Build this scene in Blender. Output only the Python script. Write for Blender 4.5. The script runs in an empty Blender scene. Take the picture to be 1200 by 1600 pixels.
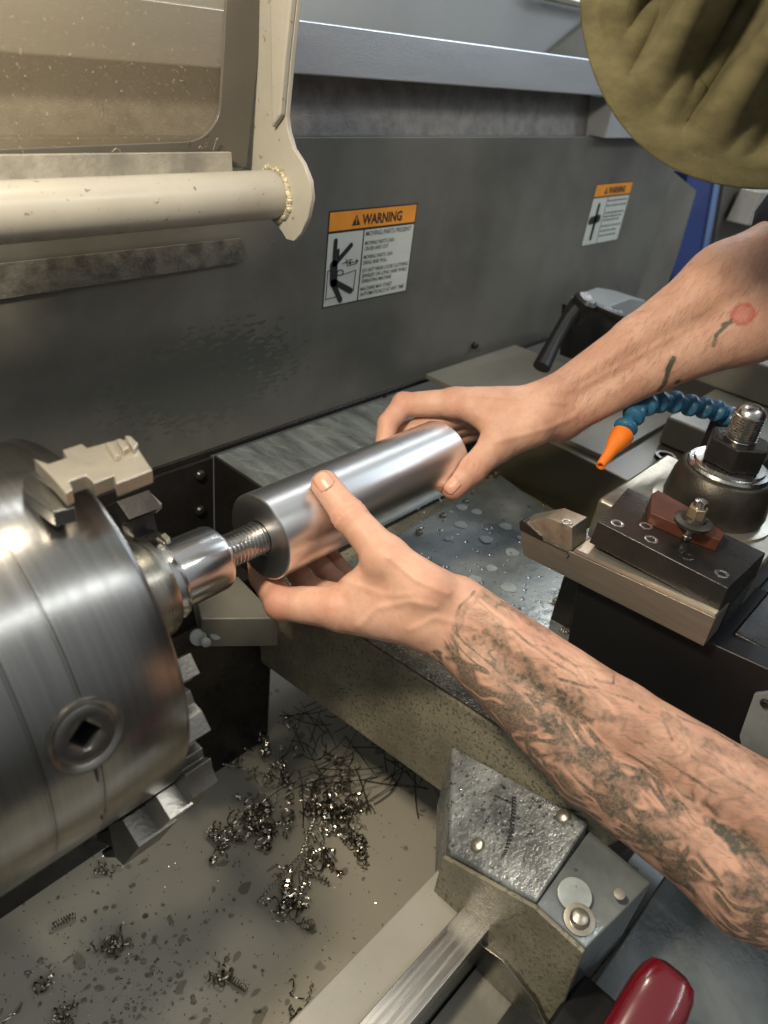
import bpy, bmesh, math, random
import numpy as np
from mathutils import Vector, Matrix
random.seed(7); rng = np.random.default_rng(7)
S = 0.01                                   # builder coordinates are centimetres
sc = bpy.context.scene
COL = sc.collection
# ------------------------------------------------------------------ camera
F = 1155.6
def _n(v):
    v = np.array(v, float); return v/np.linalg.norm(v)
Xc = _n((1200, -588, F)); Dn = _n((-240, 1760, F)); Dn = _n(Dn-Xc*Dn.dot(Xc)); Zc = -Dn; Yc = np.cross(Zc, Xc)
R = np.array([Xc, Yc, Zc])
def ray(u, v): return R@np.array([(u-600)/F, (v-800)/F, 1.0])
CAM = -50.0*ray(405, 840)
def pl(u, v, ax, val):
    r = ray(u, v); i = 'xyz'.index(ax); t = (val-CAM[i])/r[i]; return CAM+t*r
def at(u, v, t): return CAM+t*ray(u, v)
cd = bpy.data.cameras.new('camera'); cam = bpy.data.objects.new('camera', cd); COL.objects.link(cam); sc.camera = cam
cd.sensor_fit = 'VERTICAL'; cd.sensor_height = 36; cd.sensor_width = 27; cd.lens = 36*F/1600; cd.clip_start = 0.01; cd.clip_end = 60
right, down, fwd = R[:, 0], R[:, 1], R[:, 2]
M = Matrix(((right[0], -down[0], -fwd[0], CAM[0]*S), (right[1], -down[1], -fwd[1], CAM[1]*S), (right[2], -down[2], -fwd[2], CAM[2]*S), (0, 0, 0, 1)))
cam.matrix_world = M
cd.dof.use_dof = True; cd.dof.focus_distance = 0.53; cd.dof.aperture_fstop = 7.5
# ------------------------------------------------------------------ light
w = bpy.data.worlds.new('World'); sc.world = w; w.use_nodes = True
bg = w.node_tree.nodes['Background']; bg.inputs[0].default_value = (0.80, 0.84, 0.86, 1); bg.inputs[1].default_value = 0.46
_wt = w.node_tree; _tc = _wt.nodes.new('ShaderNodeTexCoord'); _sx = _wt.nodes.new('ShaderNodeSeparateXYZ'); _wt.links.new(_tc.outputs['Generated'], _sx.inputs[0])
_r = _wt.nodes.new('ShaderNodeValToRGB'); _mr = _wt.nodes.new('ShaderNodeMapRange'); _wt.links.new(_sx.outputs['Z'], _mr.inputs[0]); _mr.inputs[1].default_value = -1
_wt.links.new(_mr.outputs[0], _r.inputs[0]); _wt.links.new(_r.outputs[0], bg.inputs[0])
_r.color_ramp.elements[0].position = .38; _r.color_ramp.elements[0].color = (.13, .13, .125, 1); _r.color_ramp.elements[1].position = .80; _r.color_ramp.elements[1].color = (.86, .90, .92, 1)
def area(name, loc, target, sx, sy, power, col, spread=180):
    d = bpy.data.lights.new(name, 'AREA'); d.shape = 'RECTANGLE'; d.size = sx*S; d.size_y = sy*S; d.energy = power; d.color = col
    d.spread = math.radians(spread)
    o = bpy.data.objects.new(name, d); COL.objects.link(o); o.location = Vector(loc)*S
    z = -(Vector(target)-Vector(loc)).normalized(); x = Vector((1, 0, 0)); x = (x-z*x.dot(z)).normalized(); y = z.cross(x)
    o.matrix_world = Matrix(((x.x, y.x, z.x, loc[0]*S), (x.y, y.y, z.y, loc[1]*S), (x.z, y.z, z.z, loc[2]*S), (0, 0, 0, 1)))
    return o
area('machine_lamp', (-26, -8, 47), (6, -2, 0), 8, 6, 3.6, (1.0, 0.86, 0.66))
area('overhead_lamp', (9, 8, 100), (-10, 0, 0), 7, 7, 2.2, (1.0, 0.88, 0.68))
area('ceiling_tube_light', (110, 52, 105), (20, 0, 0), 190, 3.2, 6, (0.95, 0.98, 1.0))
area('ceiling_tube_light', (75, -75, 110), (10, -5, 0), 190, 3.2, 6, (0.95, 0.98, 1.0))
area('window_light', (150, -40, 90), (30, -5, 0), 70, 90, 6, (0.74, 0.87, 1.0))
sc.view_settings.view_transform = 'Standard'; sc.view_settings.look = 'None'; sc.view_settings.gamma = 1; sc.view_settings.exposure = 0.15
sc.view_settings.use_curve_mapping = False
sc.cycles.use_denoising = True
sc.cycles.max_bounces = 8
try: sc.cycles.sample_clamp_indirect = 6
except Exception: pass

# ------------------------------------------------------------------ materials
def mat(name, col, rough=0.5, metal=0.0, var=0.0, vscale=8, bump=0.0, bscale=80, col2=None, stretch=(1, 1, 1), rvar=0.0,
        speck=None, speck_s=120, speck_t=0.62, coat=0.0, emit=None, spec=0.5, wave=None):
    m = bpy.data.materials.new(name); m.use_nodes = True; nt = m.node_tree; N = nt.nodes; L = nt.links
    b = N['Principled BSDF']; b.inputs['Base Color'].default_value = (*col, 1); b.inputs['Roughness'].default_value = rough
    b.inputs['Metallic'].default_value = metal; b.inputs['Coat Weight'].default_value = coat; b.inputs['Coat Roughness'].default_value = 0.15
    b.inputs['Specular IOR Level'].default_value = spec
    tc = N.new('ShaderNodeTexCoord'); mp = N.new('ShaderNodeMapping'); mp.inputs['Scale'].default_value = stretch
    L.new(tc.outputs['Object'], mp.inputs[0])
    def noise(scale, det=6, r=0.6, src=mp):
        n = N.new('ShaderNodeTexNoise'); n.inputs['Scale'].default_value = scale; n.inputs['Detail'].default_value = det
        n.inputs['Roughness'].default_value = r; L.new(src.outputs[0], n.inputs['Vector']); return n
    last = None
    if var or col2:
        n = noise(vscale); r = N.new('ShaderNodeValToRGB'); L.new(n.outputs['Fac'], r.inputs[0])
        c2 = col2 if col2 else tuple(max(0, c*(1-var)) for c in col); c1 = col if col2 else tuple(min(1, c*(1+var*0.6)) for c in col)
        r.color_ramp.elements[0].position = 0.36; r.color_ramp.elements[0].color = (*c2, 1)
        r.color_ramp.elements[1].position = 0.62; r.color_ramp.elements[1].color = (*c1, 1)
        L.new(r.outputs[0], b.inputs['Base Color']); last = r.outputs[0]
    if speck:
        n = noise(speck_s, 3, 0.5); r = N.new('ShaderNodeValToRGB'); L.new(n.outputs['Fac'], r.inputs[0])
        r.color_ramp.elements[0].position = speck_t; r.color_ramp.elements[0].color = (0, 0, 0, 1)
        r.color_ramp.elements[1].position = speck_t+0.03; r.color_ramp.elements[1].color = (1, 1, 1, 1)
        mx = N.new('ShaderNodeMix'); mx.data_type = 'RGBA'; L.new(r.outputs[0], mx.inputs['Factor'])
        if last: L.new(last, mx.inputs[6])
        else: mx.inputs[6].default_value = (*col, 1)
        mx.inputs[7].default_value = (*speck, 1); L.new(mx.outputs[2], b.inputs['Base Color']); last = mx.outputs[2]
    if rvar:
        n = noise(vscale*1.7, 5); mr = N.new('ShaderNodeMapRange'); L.new(n.outputs['Fac'], mr.inputs[0])
        mr.inputs[1].default_value = 0.3; mr.inputs[2].default_value = 0.7
        mr.inputs[3].default_value = max(0.03, rough-rvar); mr.inputs[4].default_value = min(1, rough+rvar); L.new(mr.outputs[0], b.inputs['Roughness'])
    if bump:
        n = noise(bscale, 4); bp = N.new('ShaderNodeBump'); bp.inputs['Strength'].default_value = bump; bp.inputs['Distance'].default_value = 0.001
        L.new(n.outputs['Fac'], bp.inputs['Height']); L.new(bp.outputs[0], b.inputs['Normal'])
        nbp = bp
    if wave:                                   # turned finish: fine rings along X
        mp2 = N.new('ShaderNodeMapping'); mp2.inputs['Scale'].default_value = (wave, 3, 3); L.new(tc.outputs['Object'], mp2.inputs[0])
        n = N.new('ShaderNodeTexNoise'); n.inputs['Scale'].default_value = 1; n.inputs['Detail'].default_value = 5; L.new(mp2.outputs[0], n.inputs['Vector'])
        bp = N.new('ShaderNodeBump'); bp.inputs['Strength'].default_value = 0.10; bp.inputs['Distance'].default_value = 0.0002
        L.new(n.outputs['Fac'], bp.inputs['Height']); L.new(bp.outputs[0], b.inputs['Normal'])
        mr = N.new('ShaderNodeMapRange'); L.new(n.outputs['Fac'], mr.inputs[0]); mr.inputs[3].default_value = rough*0.8; mr.inputs[4].default_value = rough*1.2
        L.new(mr.outputs[0], b.inputs['Roughness'])
    if emit: b.inputs['Emission Color'].default_value = (*emit, 1); b.inputs['Emission Strength'].default_value = 1
    return m
MT = {}
MT['wall'] = mat('wall_paint', (0.115, 0.114, 0.100), 0.34, var=0.36, vscale=4.5, bump=0.25, bscale=900, rvar=0.08)
MT['rail'] = mat('rail_aluminium', (0.62, 0.64, 0.66), 0.34, 0.9, var=0.12, vscale=3, stretch=(1, 9, 9), bump=0.15, bscale=250)
MT['cream'] = mat('cream_paint', (0.32, 0.305, 0.26), 0.33, var=0.12, vscale=9, bump=0.1, bscale=140, speck=(0.16, 0.13, 0.09), speck_s=230, speck_t=0.68, rvar=0.1)
MT['tray'] = None
MT['cast'] = mat('painted_cast_iron', (0.235, 0.215, 0.15), 0.42, var=0.35, vscale=14, bump=0.8, bscale=420, speck=(0.13, 0.115, 0.08), speck_s=340, speck_t=0.57, rvar=0.2)
MT['castgrey'] = mat('grey_painted_casting', (0.155, 0.15, 0.125), 0.4, var=0.18, vscale=7, bump=0.25, bscale=200, rvar=0.1)
MT['wetgrey'] = mat('wet_grey_paint', (0.25, 0.27, 0.275), 0.24, 0.25, var=0.55, vscale=26, bump=1.0, bscale=260, speck=(0.10, 0.10, 0.085), speck_s=300, speck_t=0.62, rvar=0.18)
MT['olive'] = mat('dark_olive_paint', (0.075, 0.066, 0.040), 0.3, var=0.2, vscale=6)
MT['steel'] = mat('ground_steel', (0.50, 0.49, 0.46), 0.26, 1.0, var=0.12, vscale=6, stretch=(1, 30, 30), rvar=0.08)
MT['chuck'] = mat('turned_steel', (0.27, 0.265, 0.25), 0.25, 1.0, var=0.11, vscale=9, stretch=(45, .8, .8), wave=500)
MT['alu'] = mat('turned_aluminium', (0.74, 0.74, 0.73), 0.30, 1.0, wave=1100)
MT['mandrel'] = mat('mandrel_steel', (0.60, 0.59, 0.58), 0.21, 1.0, wave=900)
MT['rusty'] = mat('worn_steel', (0.34, 0.32, 0.27), 0.30, 1.0, var=0.3, vscale=25, stretch=(6, 1, 1), bump=0.1, bscale=500, rvar=.08)
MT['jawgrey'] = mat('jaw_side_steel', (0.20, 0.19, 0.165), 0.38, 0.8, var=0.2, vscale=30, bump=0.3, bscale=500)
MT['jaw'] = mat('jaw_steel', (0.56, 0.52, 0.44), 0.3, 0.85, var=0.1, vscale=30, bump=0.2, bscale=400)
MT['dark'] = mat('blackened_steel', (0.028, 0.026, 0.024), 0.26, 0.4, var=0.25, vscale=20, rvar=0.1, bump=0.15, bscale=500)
MT['black'] = mat('black_oxide', (0.010, 0.010, 0.011), 0.4, 0.2, rvar=0.08)
MT['hole'] = mat('dark_recess', (0.006, 0.006, 0.006), 0.7)
MT['toolbody'] = mat('tool_holder_steel', (0.27, 0.25, 0.21), 0.34, 0.75, var=0.1, vscale=40, stretch=(1, 1, 12), bump=0.15, bscale=600)
MT['tooltop'] = mat('bright_metal', (0.68, 0.64, 0.54), 0.28, 0.85, var=0.1, vscale=40)
MT['bronze'] = mat('dull_steel_cone', (0.075, 0.068, 0.055), 0.36, 0.75, var=0.2, vscale=60, bump=0.3, bscale=700)
MT['red_rust'] = mat('rust_red_metal', (0.12, 0.04, 0.022), 0.4, 0.3, var=0.3, vscale=50)
MT['brass'] = mat('zinc_nut', (0.45, 0.40, 0.27), 0.3, 0.9, var=0.15, vscale=60)
MT['blueplastic'] = mat('blue_plastic', (0.03, 0.135, 0.24), 0.33, var=0.25, vscale=50, rvar=0.1)
MT['orange'] = mat('orange_plastic', (0.86, 0.20, 0.015), 0.36, var=0.08, vscale=60)
MT['redknob'] = mat('red_gloss', (0.12, 0.003, 0.009), 0.2, coat=0.6)
MT['boltgrey'] = mat('bolt_steel', (0.40, 0.37, 0.30), 0.3, 0.8, var=0.2, vscale=120)
MT['chip'] = mat('swarf_steel', (0.48, 0.44, 0.36), 0.2, 1.0, var=0.4, vscale=200)
MT['grime'] = mat('wet_grimy_paint', (0.13, 0.115, 0.08), 0.25, .2, var=0.5, vscale=30, bump=1.0, bscale=380, speck=(0.40, 0.38, 0.32), speck_s=520, speck_t=0.63, rvar=0.15)
MT['scratched'] = mat('scratched_grey_paint', (0.12, 0.135, 0.13), 0.3, var=.5, vscale=22, stretch=(3, .6, 1), bump=.3, bscale=400, rvar=.12)
MT['navy'] = mat('navy_cloth', (0.012, 0.013, 0.022), 0.9, bump=0.5, bscale=1500)
MT['bluepanel'] = mat('blue_cabinet', (0.03, 0.055, 0.20), 0.4, var=0.1)
MT['paleblue'] = mat('pale_blue_cabinet', (0.16, 0.24, 0.42), 0.4)
MT['upper'] = mat('upper_panel_paint', (0.27, 0.29, 0.30), 0.42, var=0.12, vscale=4, bump=0.1, bscale=300)
MT['rough_strip'] = mat('rough_dark_strip', (0.085, 0.080, 0.068), 0.75, var=0.5, vscale=70, bump=1.0, bscale=260)
MT['frame'] = mat('window_frame_dark', (0.10, 0.09, 0.075), 0.35, var=0.15)
MT['strip'] = mat('grimy_strip', (0.34, 0.32, 0.27), 0.5, 0.4, var=0.3, vscale=40, bump=0.4, bscale=300)
MT['yellow'] = mat('yellow_label', (0.75, 0.62, 0.02), 0.4)
MT['white'] = mat('sticker_white', (0.50, 0.53, 0.49), 0.32, var=0.06, vscale=20)
MT['orangeband'] = mat('sticker_orange', (0.74, 0.28, 0.035), 0.32, var=0.12, vscale=25)
MT['ink'] = mat('sticker_ink', (0.018, 0.02, 0.022), 0.4)
MT['paleink'] = mat('sticker_fine_ink', (0.10, 0.11, 0.11), 0.5)
MT['coolant'] = mat('dried_coolant', (0.31, 0.35, 0.345), 0.22, var=.15, vscale=90)
MT['weld'] = mat('chipped_weld', (0.42, 0.38, 0.27), 0.4, 0.2, var=0.4, vscale=120, bump=0.9, bscale=400)
MT['hair'] = mat('brown_hair', (0.06, 0.028, 0.012), 0.5)
MT['nail'] = mat('fingernail', (0.60, 0.32, 0.225), 0.33, var=0.08, vscale=200, spec=.4)

def nodes(m): return m.node_tree.nodes, m.node_tree.links
# tray paint: cream with oil stains of their own shape
def tray_mat():
    m = mat('oily_cream_paint', (0.43, 0.405, 0.335), 0.17, var=0.06, vscale=5, bump=0.06, bscale=120)
    N, L = nodes(m); b = N['Principled BSDF']; tc = [n for n in N if n.type == 'TEX_COORD'][0]
    old = b.inputs['Base Color'].links[0].from_socket
    cur = old
    for sc_, th, colr, st in ((38, 0.15, (0.24, 0.215, 0.165), (1.0, 1.7, 1)), (120, 0.12, (0.20, 0.18, 0.14), (1.3, 1, 1)), (22, 0.11, (0.27, 0.245, 0.19), (1.6, 1.1, 1))):
        mp = N.new('ShaderNodeMapping'); mp.inputs['Scale'].default_value = st; mp.inputs['Rotation'].default_value = (0, 0, 0.5)
        nz = N.new('ShaderNodeTexNoise'); nz.inputs['Scale'].default_value = 40; L.new(tc.outputs['Object'], nz.inputs['Vector'])
        ad = N.new('ShaderNodeVectorMath'); ad.operation = 'MULTIPLY_ADD'; L.new(nz.outputs['Color'], ad.inputs[0]); ad.inputs[1].default_value = (0.02, 0.02, 0); L.new(tc.outputs['Object'], ad.inputs[2])
        L.new(ad.outputs[0], mp.inputs[0])
        v = N.new('ShaderNodeTexVoronoi'); v.inputs['Scale'].default_value = sc_; v.inputs['Randomness'].default_value = 1; L.new(mp.outputs[0], v.inputs['Vector'])
        # only some cells carry a blot, each of its own size
        sx = N.new('ShaderNodeSeparateColor'); L.new(v.outputs['Color'], sx.inputs[0])
        mr = N.new('ShaderNodeMapRange'); mr.clamp = True; L.new(sx.outputs[0], mr.inputs[0]); mr.inputs[1].default_value = 0.45; mr.inputs[2].default_value = 1.0; mr.inputs[3].default_value = 0; mr.inputs[4].default_value = th*2.0
        lt = N.new('ShaderNodeMath'); lt.operation = 'SUBTRACT'; L.new(mr.outputs[0], lt.inputs[0]); L.new(v.outputs['Distance'], lt.inputs[1])
        ms = N.new('ShaderNodeMapRange'); L.new(lt.outputs[0], ms.inputs[0]); ms.inputs[1].default_value = -0.01; ms.inputs[2].default_value = 0.03
        mx = N.new('ShaderNodeMix'); mx.data_type = 'RGBA'; L.new(ms.outputs[0], mx.inputs['Factor']); L.new(cur, mx.inputs[6]); mx.inputs[7].default_value = (*colr, 1)
        cur = mx.outputs[2]
    L.new(cur, b.inputs['Base Color']); return m
MT['tray'] = tray_mat()
# wall scuffs: rubbed greenish patch
def wall_scuff():
    m = MT['wall']; N, L = nodes(m); b = N['Principled BSDF']; tc = [n for n in N if n.type == 'TEX_COORD'][0]
    old = b.inputs['Base Color'].links[0].from_socket
    c = (pl(330, 590, 'y', 20)-np.array((20, 20, pl(230, 735, 'y', 20)[2])))*S
    sub = N.new('ShaderNodeVectorMath'); sub.operation = 'SUBTRACT'; L.new(tc.outputs['Object'], sub.inputs[0]); sub.inputs[1].default_value = c
    scl = N.new('ShaderNodeVectorMath'); scl.operation = 'MULTIPLY'; L.new(sub.outputs[0], scl.inputs[0]); scl.inputs[1].default_value = (6.0, 0, 13)
    ln = N.new('ShaderNodeVectorMath'); ln.operation = 'LENGTH'; L.new(scl.outputs[0], ln.inputs[0])
    mp = N.new('ShaderNodeMapping'); mp.inputs['Scale'].default_value = (90, 1, 240); L.new(tc.outputs['Object'], mp.inputs[0])
    nz = N.new('ShaderNodeTexNoise'); nz.inputs['Scale'].default_value = 1; nz.inputs['Detail'].default_value = 6; L.new(mp.outputs[0], nz.inputs['Vector'])
    mr = N.new('ShaderNodeMapRange'); L.new(ln.outputs['Value'], mr.inputs[0]); mr.inputs[1].default_value = 0.3; mr.inputs[2].default_value = 1.0; mr.inputs[3].default_value = 0.62; mr.inputs[4].default_value = 0.2
    ad = N.new('ShaderNodeMath'); ad.operation = 'GREATER_THAN'; L.new(mr.outputs[0], ad.inputs[0]); L.new(nz.outputs['Fac'], ad.inputs[1])
    mx = N.new('ShaderNodeMix'); mx.data_type = 'RGBA'; L.new(ad.outputs[0], mx.inputs['Factor']); L.new(old, mx.inputs[6]); mx.inputs[7].default_value = (0.072, 0.078, 0.066, 1)
    L.new(mx.outputs[2], b.inputs['Base Color'])
wall_scuff()
# plate: oil film with white coolant rounds left to geometry
MT['plate'] = mat('oily_cover_plate', (0.235, 0.26, 0.26), 0.17, 0.25, var=0.35, vscale=13, rvar=0.1, bump=0.25, bscale=120)
def glass_mat():
    m = bpy.data.materials.new('grimy_window_plastic'); m.use_nodes = True; N, L = nodes(m); b = N['Principled BSDF']
    b.inputs['Base Color'].default_value = (0.42, 0.37, 0.28, 1); b.inputs['Roughness'].default_value = 0.25
    tr = N.new('ShaderNodeBsdfTransparent'); tr.inputs[0].default_value = (0.90, 0.86, 0.78, 1); mx = N.new('ShaderNodeMixShader'); out = N['Material Output']
    n = N.new('ShaderNodeTexNoise'); n.inputs['Scale'].default_value = 420; n.inputs['Detail'].default_value = 3
    tc = N.new('ShaderNodeTexCoord'); L.new(tc.outputs['Object'], n.inputs['Vector'])
    r = N.new('ShaderNodeMapRange'); L.new(n.outputs['Fac'], r.inputs[0]); r.inputs[1].default_value = 0.66; r.inputs[2].default_value = 0.74; r.inputs[3].default_value = 0.14; r.inputs[4].default_value = 0.6
    L.new(r.outputs[0], mx.inputs[0]); L.new(tr.outputs[0], mx.inputs[1]); L.new(b.outputs[0], mx.inputs[2]); L.new(mx.outputs[0], out.inputs[0]); return m
MT['glass'] = glass_mat()

# ------------------------------------------------------------------ helpers
def tag(o, label=None, cat=None, group=None, kind=None):
    if label: o['label'] = label
    if cat: o['category'] = cat
    if group: o['group'] = group
    if kind: o['kind'] = kind
    return o
def thing(name, label, cat, loc, group=None):
    o = bpy.data.objects.new(name, None); COL.objects.link(o); o.location = Vector([float(c) for c in loc])*S; o.empty_display_size = 0.02
    bpy.context.view_layer.update() if False else None
    return tag(o, label, cat, group)
def link(name, me, m, parent=None, smooth=False, bevel=0, label=None):
    o = bpy.data.objects.new(name, me); COL.objects.link(o)
    if m: me.materials.append(MT[m] if isinstance(m, str) else m)
    if smooth: me.polygons.foreach_set('use_smooth', [True]*len(me.polygons))
    if parent is not None:
        loc = Vector((0, 0, 0)); p = parent
        while p is not None: loc += p.location; p = p.parent
        me.transform(Matrix.Translation(-loc)); o.parent = parent
        # keep texture variation: mesh local coordinates differ only by an offset
    if bevel:
        md = o.modifiers.new('edge', 'BEVEL'); md.width = bevel*S; md.segments = 2; md.limit_method = 'ANGLE'; md.angle_limit = math.radians(35)
        me.polygons.foreach_set('use_smooth', [True]*len(me.polygons)); 
        try: md.harden_normals = True
        except Exception: pass
    if label: o['label'] = label
    return o
def from_arrays(verts, faces, name='mesh'):
    me = bpy.data.meshes.new(name); me.from_pydata([tuple(float(c)*S for c in v) for v in verts], [], [tuple(int(i) for i in f) for f in faces]); me.update(); return me
class MB:                                   # collects solids that belong to ONE part
    def __init__(s): s.v = []; s.f = []
    def add(s, v, f):
        n = len(s.v); s.v += [np.array(p, float) for p in v]; s.f += [tuple(i+n for i in q) for q in f]; return s
    def box(s, a, b):
        x0, y0, z0 = [min(p, q) for p, q in zip(a, b)]; x1, y1, z1 = [max(p, q) for p, q in zip(a, b)]
        return s.add([(x0, y0, z0), (x1, y0, z0), (x1, y1, z0), (x0, y1, z0), (x0, y0, z1), (x1, y0, z1), (x1, y1, z1), (x0, y1, z1)],
                     [(0, 3, 2, 1), (4, 5, 6, 7), (0, 1, 5, 4), (1, 2, 6, 5), (2, 3, 7, 6), (3, 0, 4, 7)])
    def hexa(s, p): return s.add(p, [(0, 3, 2, 1), (4, 5, 6, 7), (0, 1, 5, 4), (1, 2, 6, 5), (2, 3, 7, 6), (3, 0, 4, 7)])
    def prism(s, pts, off):
        pts = [np.array(p, float) for p in pts]; off = np.array(off, float); n = len(pts)
        return s.add(pts+[p+off for p in pts], [tuple(range(n))[::-1], tuple(range(n, 2*n))]+[(i, (i+1) % n, n+(i+1) % n, n+i) for i in range(n)])
    def lathe(s, o, axis, prof, seg=48, caps=True):
        axis = _n(axis); a = np.array((0, 0, 1.0)) if abs(axis[2]) < 0.9 else np.array((0, 1.0, 0)); e1 = _n(np.cross(axis, a)); e2 = np.cross(axis, e1); o = np.array(o, float)
        v = []; f = []
        for (h, r) in prof:
            for k in range(seg):
                t = 2*math.pi*k/seg; v.append(o+axis*h+(e1*math.cos(t)+e2*math.sin(t))*r)
        for i in range(len(prof)-1):
            for k in range(seg): f.append((i*seg+k, i*seg+(k+1) % seg, (i+1)*seg+(k+1) % seg, (i+1)*seg+k))
        if caps: f.append(tuple(range(seg))[::-1]); f.append(tuple(range((len(prof)-1)*seg, len(prof)*seg)))
        return s.add(v, f)
    def tube(s, pts, r, seg=8):
        pts = [np.array(p, float) for p in pts]; n = len(pts); v = []; f = []; rr = r if hasattr(r, '__len__') else [r]*n
        up = np.array((0.31, 0.2, 0.93))
        for i, p in enumerate(pts):
            d = _n(pts[min(i+1, n-1)]-pts[max(i-1, 0)]+1e-9); e1 = _n(np.cross(d, up)); e2 = np.cross(d, e1)
            for k in range(seg): t = 2*math.pi*k/seg; v.append(p+(e1*math.cos(t)+e2*math.sin(t))*rr[i])
        for i in range(n-1):
            for k in range(seg): f.append((i*seg+k, i*seg+(k+1) % seg, (i+1)*seg+(k+1) % seg, (i+1)*seg+k))
        f.append(tuple(range(seg))[::-1]); f.append(tuple(range((n-1)*seg, n*seg))); return s.add(v, f)
    def build(s, name, m, parent=None, smooth=False, bevel=0, label=None):
        me = from_arrays(s.v, s.f, name); bm = bmesh.new(); bm.from_mesh(me); bmesh.ops.recalc_face_normals(bm, faces=bm.faces); bm.to_mesh(me); bm.free()
        o = link(name, me, m, parent, smooth, bevel, label)
        if smooth and not bevel:
            try: me.set_sharp_from_angle(angle=math.radians(32))
            except Exception: pass
        return o
def P(px, ax, val): return [pl(u, v, ax, val) for u, v in px]
def OFF(ax, d): return [d if c == ax else 0 for c in 'xyz']
def bolt(parent, c, axis, r, h, m='boltgrey', name='bolt', socket=True):
    b = MB().lathe(c, axis, [(-0.2, r), (h*0.6, r), (h*0.9, r*0.85), (h, r*0.62), (h*0.98, r*0.5), (h*0.55, r*0.42), (h*0.5, 0.01)] if socket else [(-0.2, r), (h*0.4, r), (h*0.8, r*0.75), (h, r*0.3), (h, 0.01)], 20, False)
    return b.build(name, m, parent, True)

# ------------------------------------------------------------------ setting: splash wall, rails, upper panels
YW = 20.0
zb = pl(230, 735, 'y', YW)[2]; zbend = pl(700, 214, 'y', YW)[2]
wall = thing('splash_panel', 'large dark grey sheet metal splash wall behind the turned bar, carrying both warning stickers', 'panel', (20, YW, zb))
xr = pl(1050, 280, 'y', YW)[0]
MB().hexa([(-70, YW, zb), (xr, YW, zb), (xr, YW+1, zb), (-70, YW+1, zb), (-70, YW, zbend), (xr, YW, zbend), (xr, YW+1, zbend), (-70, YW+1, zbend)]).build('lower_sheet', 'wall', wall, bevel=0.08)
MB().hexa([(-70, YW+1.2, zbend-.3), (xr-28, YW+1.2, zbend-.3), (xr-28, YW+2.2, zbend-.3), (-70, YW+2.2, zbend-.3), (-70, YW+2.2, 27.5), (xr-28, YW+2.2, 27.5), (xr-28, YW+3.2, 27.5), (-70, YW+3.2, 27.5)]).build('upper_sheet', mat('grainy_grey_sheet', (0.17, 0.165, 0.155), .4, var=.3, vscale=60, bump=.4, bscale=700), wall)
MB().box((xr-28, YW-1.5, zbend+.05), (xr+12, YW+3, 25.6)).build('end_ledge', 'upper', wall, bevel=0.1)
MB().box((-70, YW-0.35, zb-0.45), (70, YW+0.2, zb+0.1)).build('bottom_lip', 'dark', wall, bevel=0.05)
# end return of the enclosure right of the wall
MB().prism(P([(1052, 268), (1088, 298), (1060, 395), (1035, 470), (985, 480)], 'y', YW+0.6), (0, 1.0, 0)).build('end_return', 'castgrey', wall)
for (u, v) in ((604, 622), (720, 572), (742, 540)):
    bolt(wall, pl(u, v, 'y', YW-0.3), (0, -1, 0), 0.45, 0.4, 'dark', socket=False)
rl = MB().box((-70, 18.2, 25.9), (130, 21.6, 29.45)).build('guard_rail_beam', 'rail', bevel=0.15)
tag(rl, 'long silver horizontal beam running along the top of the splash wall', 'rail')
up = MB().box((-70, 26, 28), (125, 27, 55))
up.build('upper_enclosure_panel', 'upper'); tag(bpy.data.objects['upper_enclosure_panel'], 'pale blue-grey enclosure sheet above the silver beam', 'panel')
dg = MB().prism(P([(850, 92), (925, 28), (1010, 60), (1010, 140), (900, 120)], 'y', 25.0), (0, .5, 0)).build('enclosure_gusset', 'castgrey')
tag(dg, 'slanted grey gusset plate above the silver beam beside the hat', 'panel')
gl = MB().tube([pl(840, -10, 'y', 24.5), pl(935, 12, 'y', 24.5)], 0.5, 8).build('enclosure_trim', 'tooltop', smooth=True)
tag(gl, 'thin bright trim strip at the very top beside the hat', 'trim')
# things far right beyond the enclosure
bc = thing('storage_cabinet', 'dark blue cabinet with a pale blue stripe beyond the enclosure end', 'cabinet', (128, 22, -10))
MB().prism(P([(1075, 270), (1160, 280), (1130, 420), (1045, 470)], 'y', 24), (0, 8, 0)).build('cabinet_body', 'bluepanel', bc)
MB().prism(P([(1118, 280), (1136, 282), (1108, 420), (1090, 440)], 'y', 23.6), (0, .35, 0)).build('stripe', 'paleblue', bc)
bk = MB().prism(P([(1136, 260), (1215, 265), (1180, 350), (1108, 420)], 'y', 23), (0, 5, 0)).build('dark_machine_column', 'frame')
tag(bk, 'dark brown column right of the blue cabinet', 'column')
bx = MB().prism(P([(1190, 300), (1240, 300), (1240, 360), (1165, 352)], 'y', 18), (0, 4, 0)).build('cream_box', 'cream', bevel=0.2)
tag(bx, 'small cream box edge beside the dark sleeve at the right border', 'box')

# ------------------------------------------------------------------ warning stickers
def text_mesh(body, size, cx, cz, width=None, align='LEFT', bold=0.0):
    cu = bpy.data.curves.new('t', 'FONT'); cu.body = body; cu.size = size; cu.align_x = align; cu.offset = bold; cu.resolution_u = 2
    o = bpy.data.objects.new('t', cu); COL.objects.link(o); dg_ = bpy.context.evaluated_depsgraph_get(); me = bpy.data.meshes.new_from_object(o.evaluated_get(dg_))
    vs = np.array([v.co[:] for v in me.vertices]) if len(me.vertices) else np.zeros((0, 3)); fs = [tuple(p.vertices) for p in me.polygons]
    bpy.data.objects.remove(o); bpy.data.curves.remove(cu)
    if width and len(vs):
        wd = vs[:, 0].max()-vs[:, 0].min(); k = width/wd; ref = vs[:, 0].min() if align == 'LEFT' else 0; vs[:, 0] = (vs[:, 0]-ref)*k+(0 if align == 'LEFT' else 0)
    return [(cx+a[0], 0, cz+a[1]) for a in vs], fs
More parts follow.
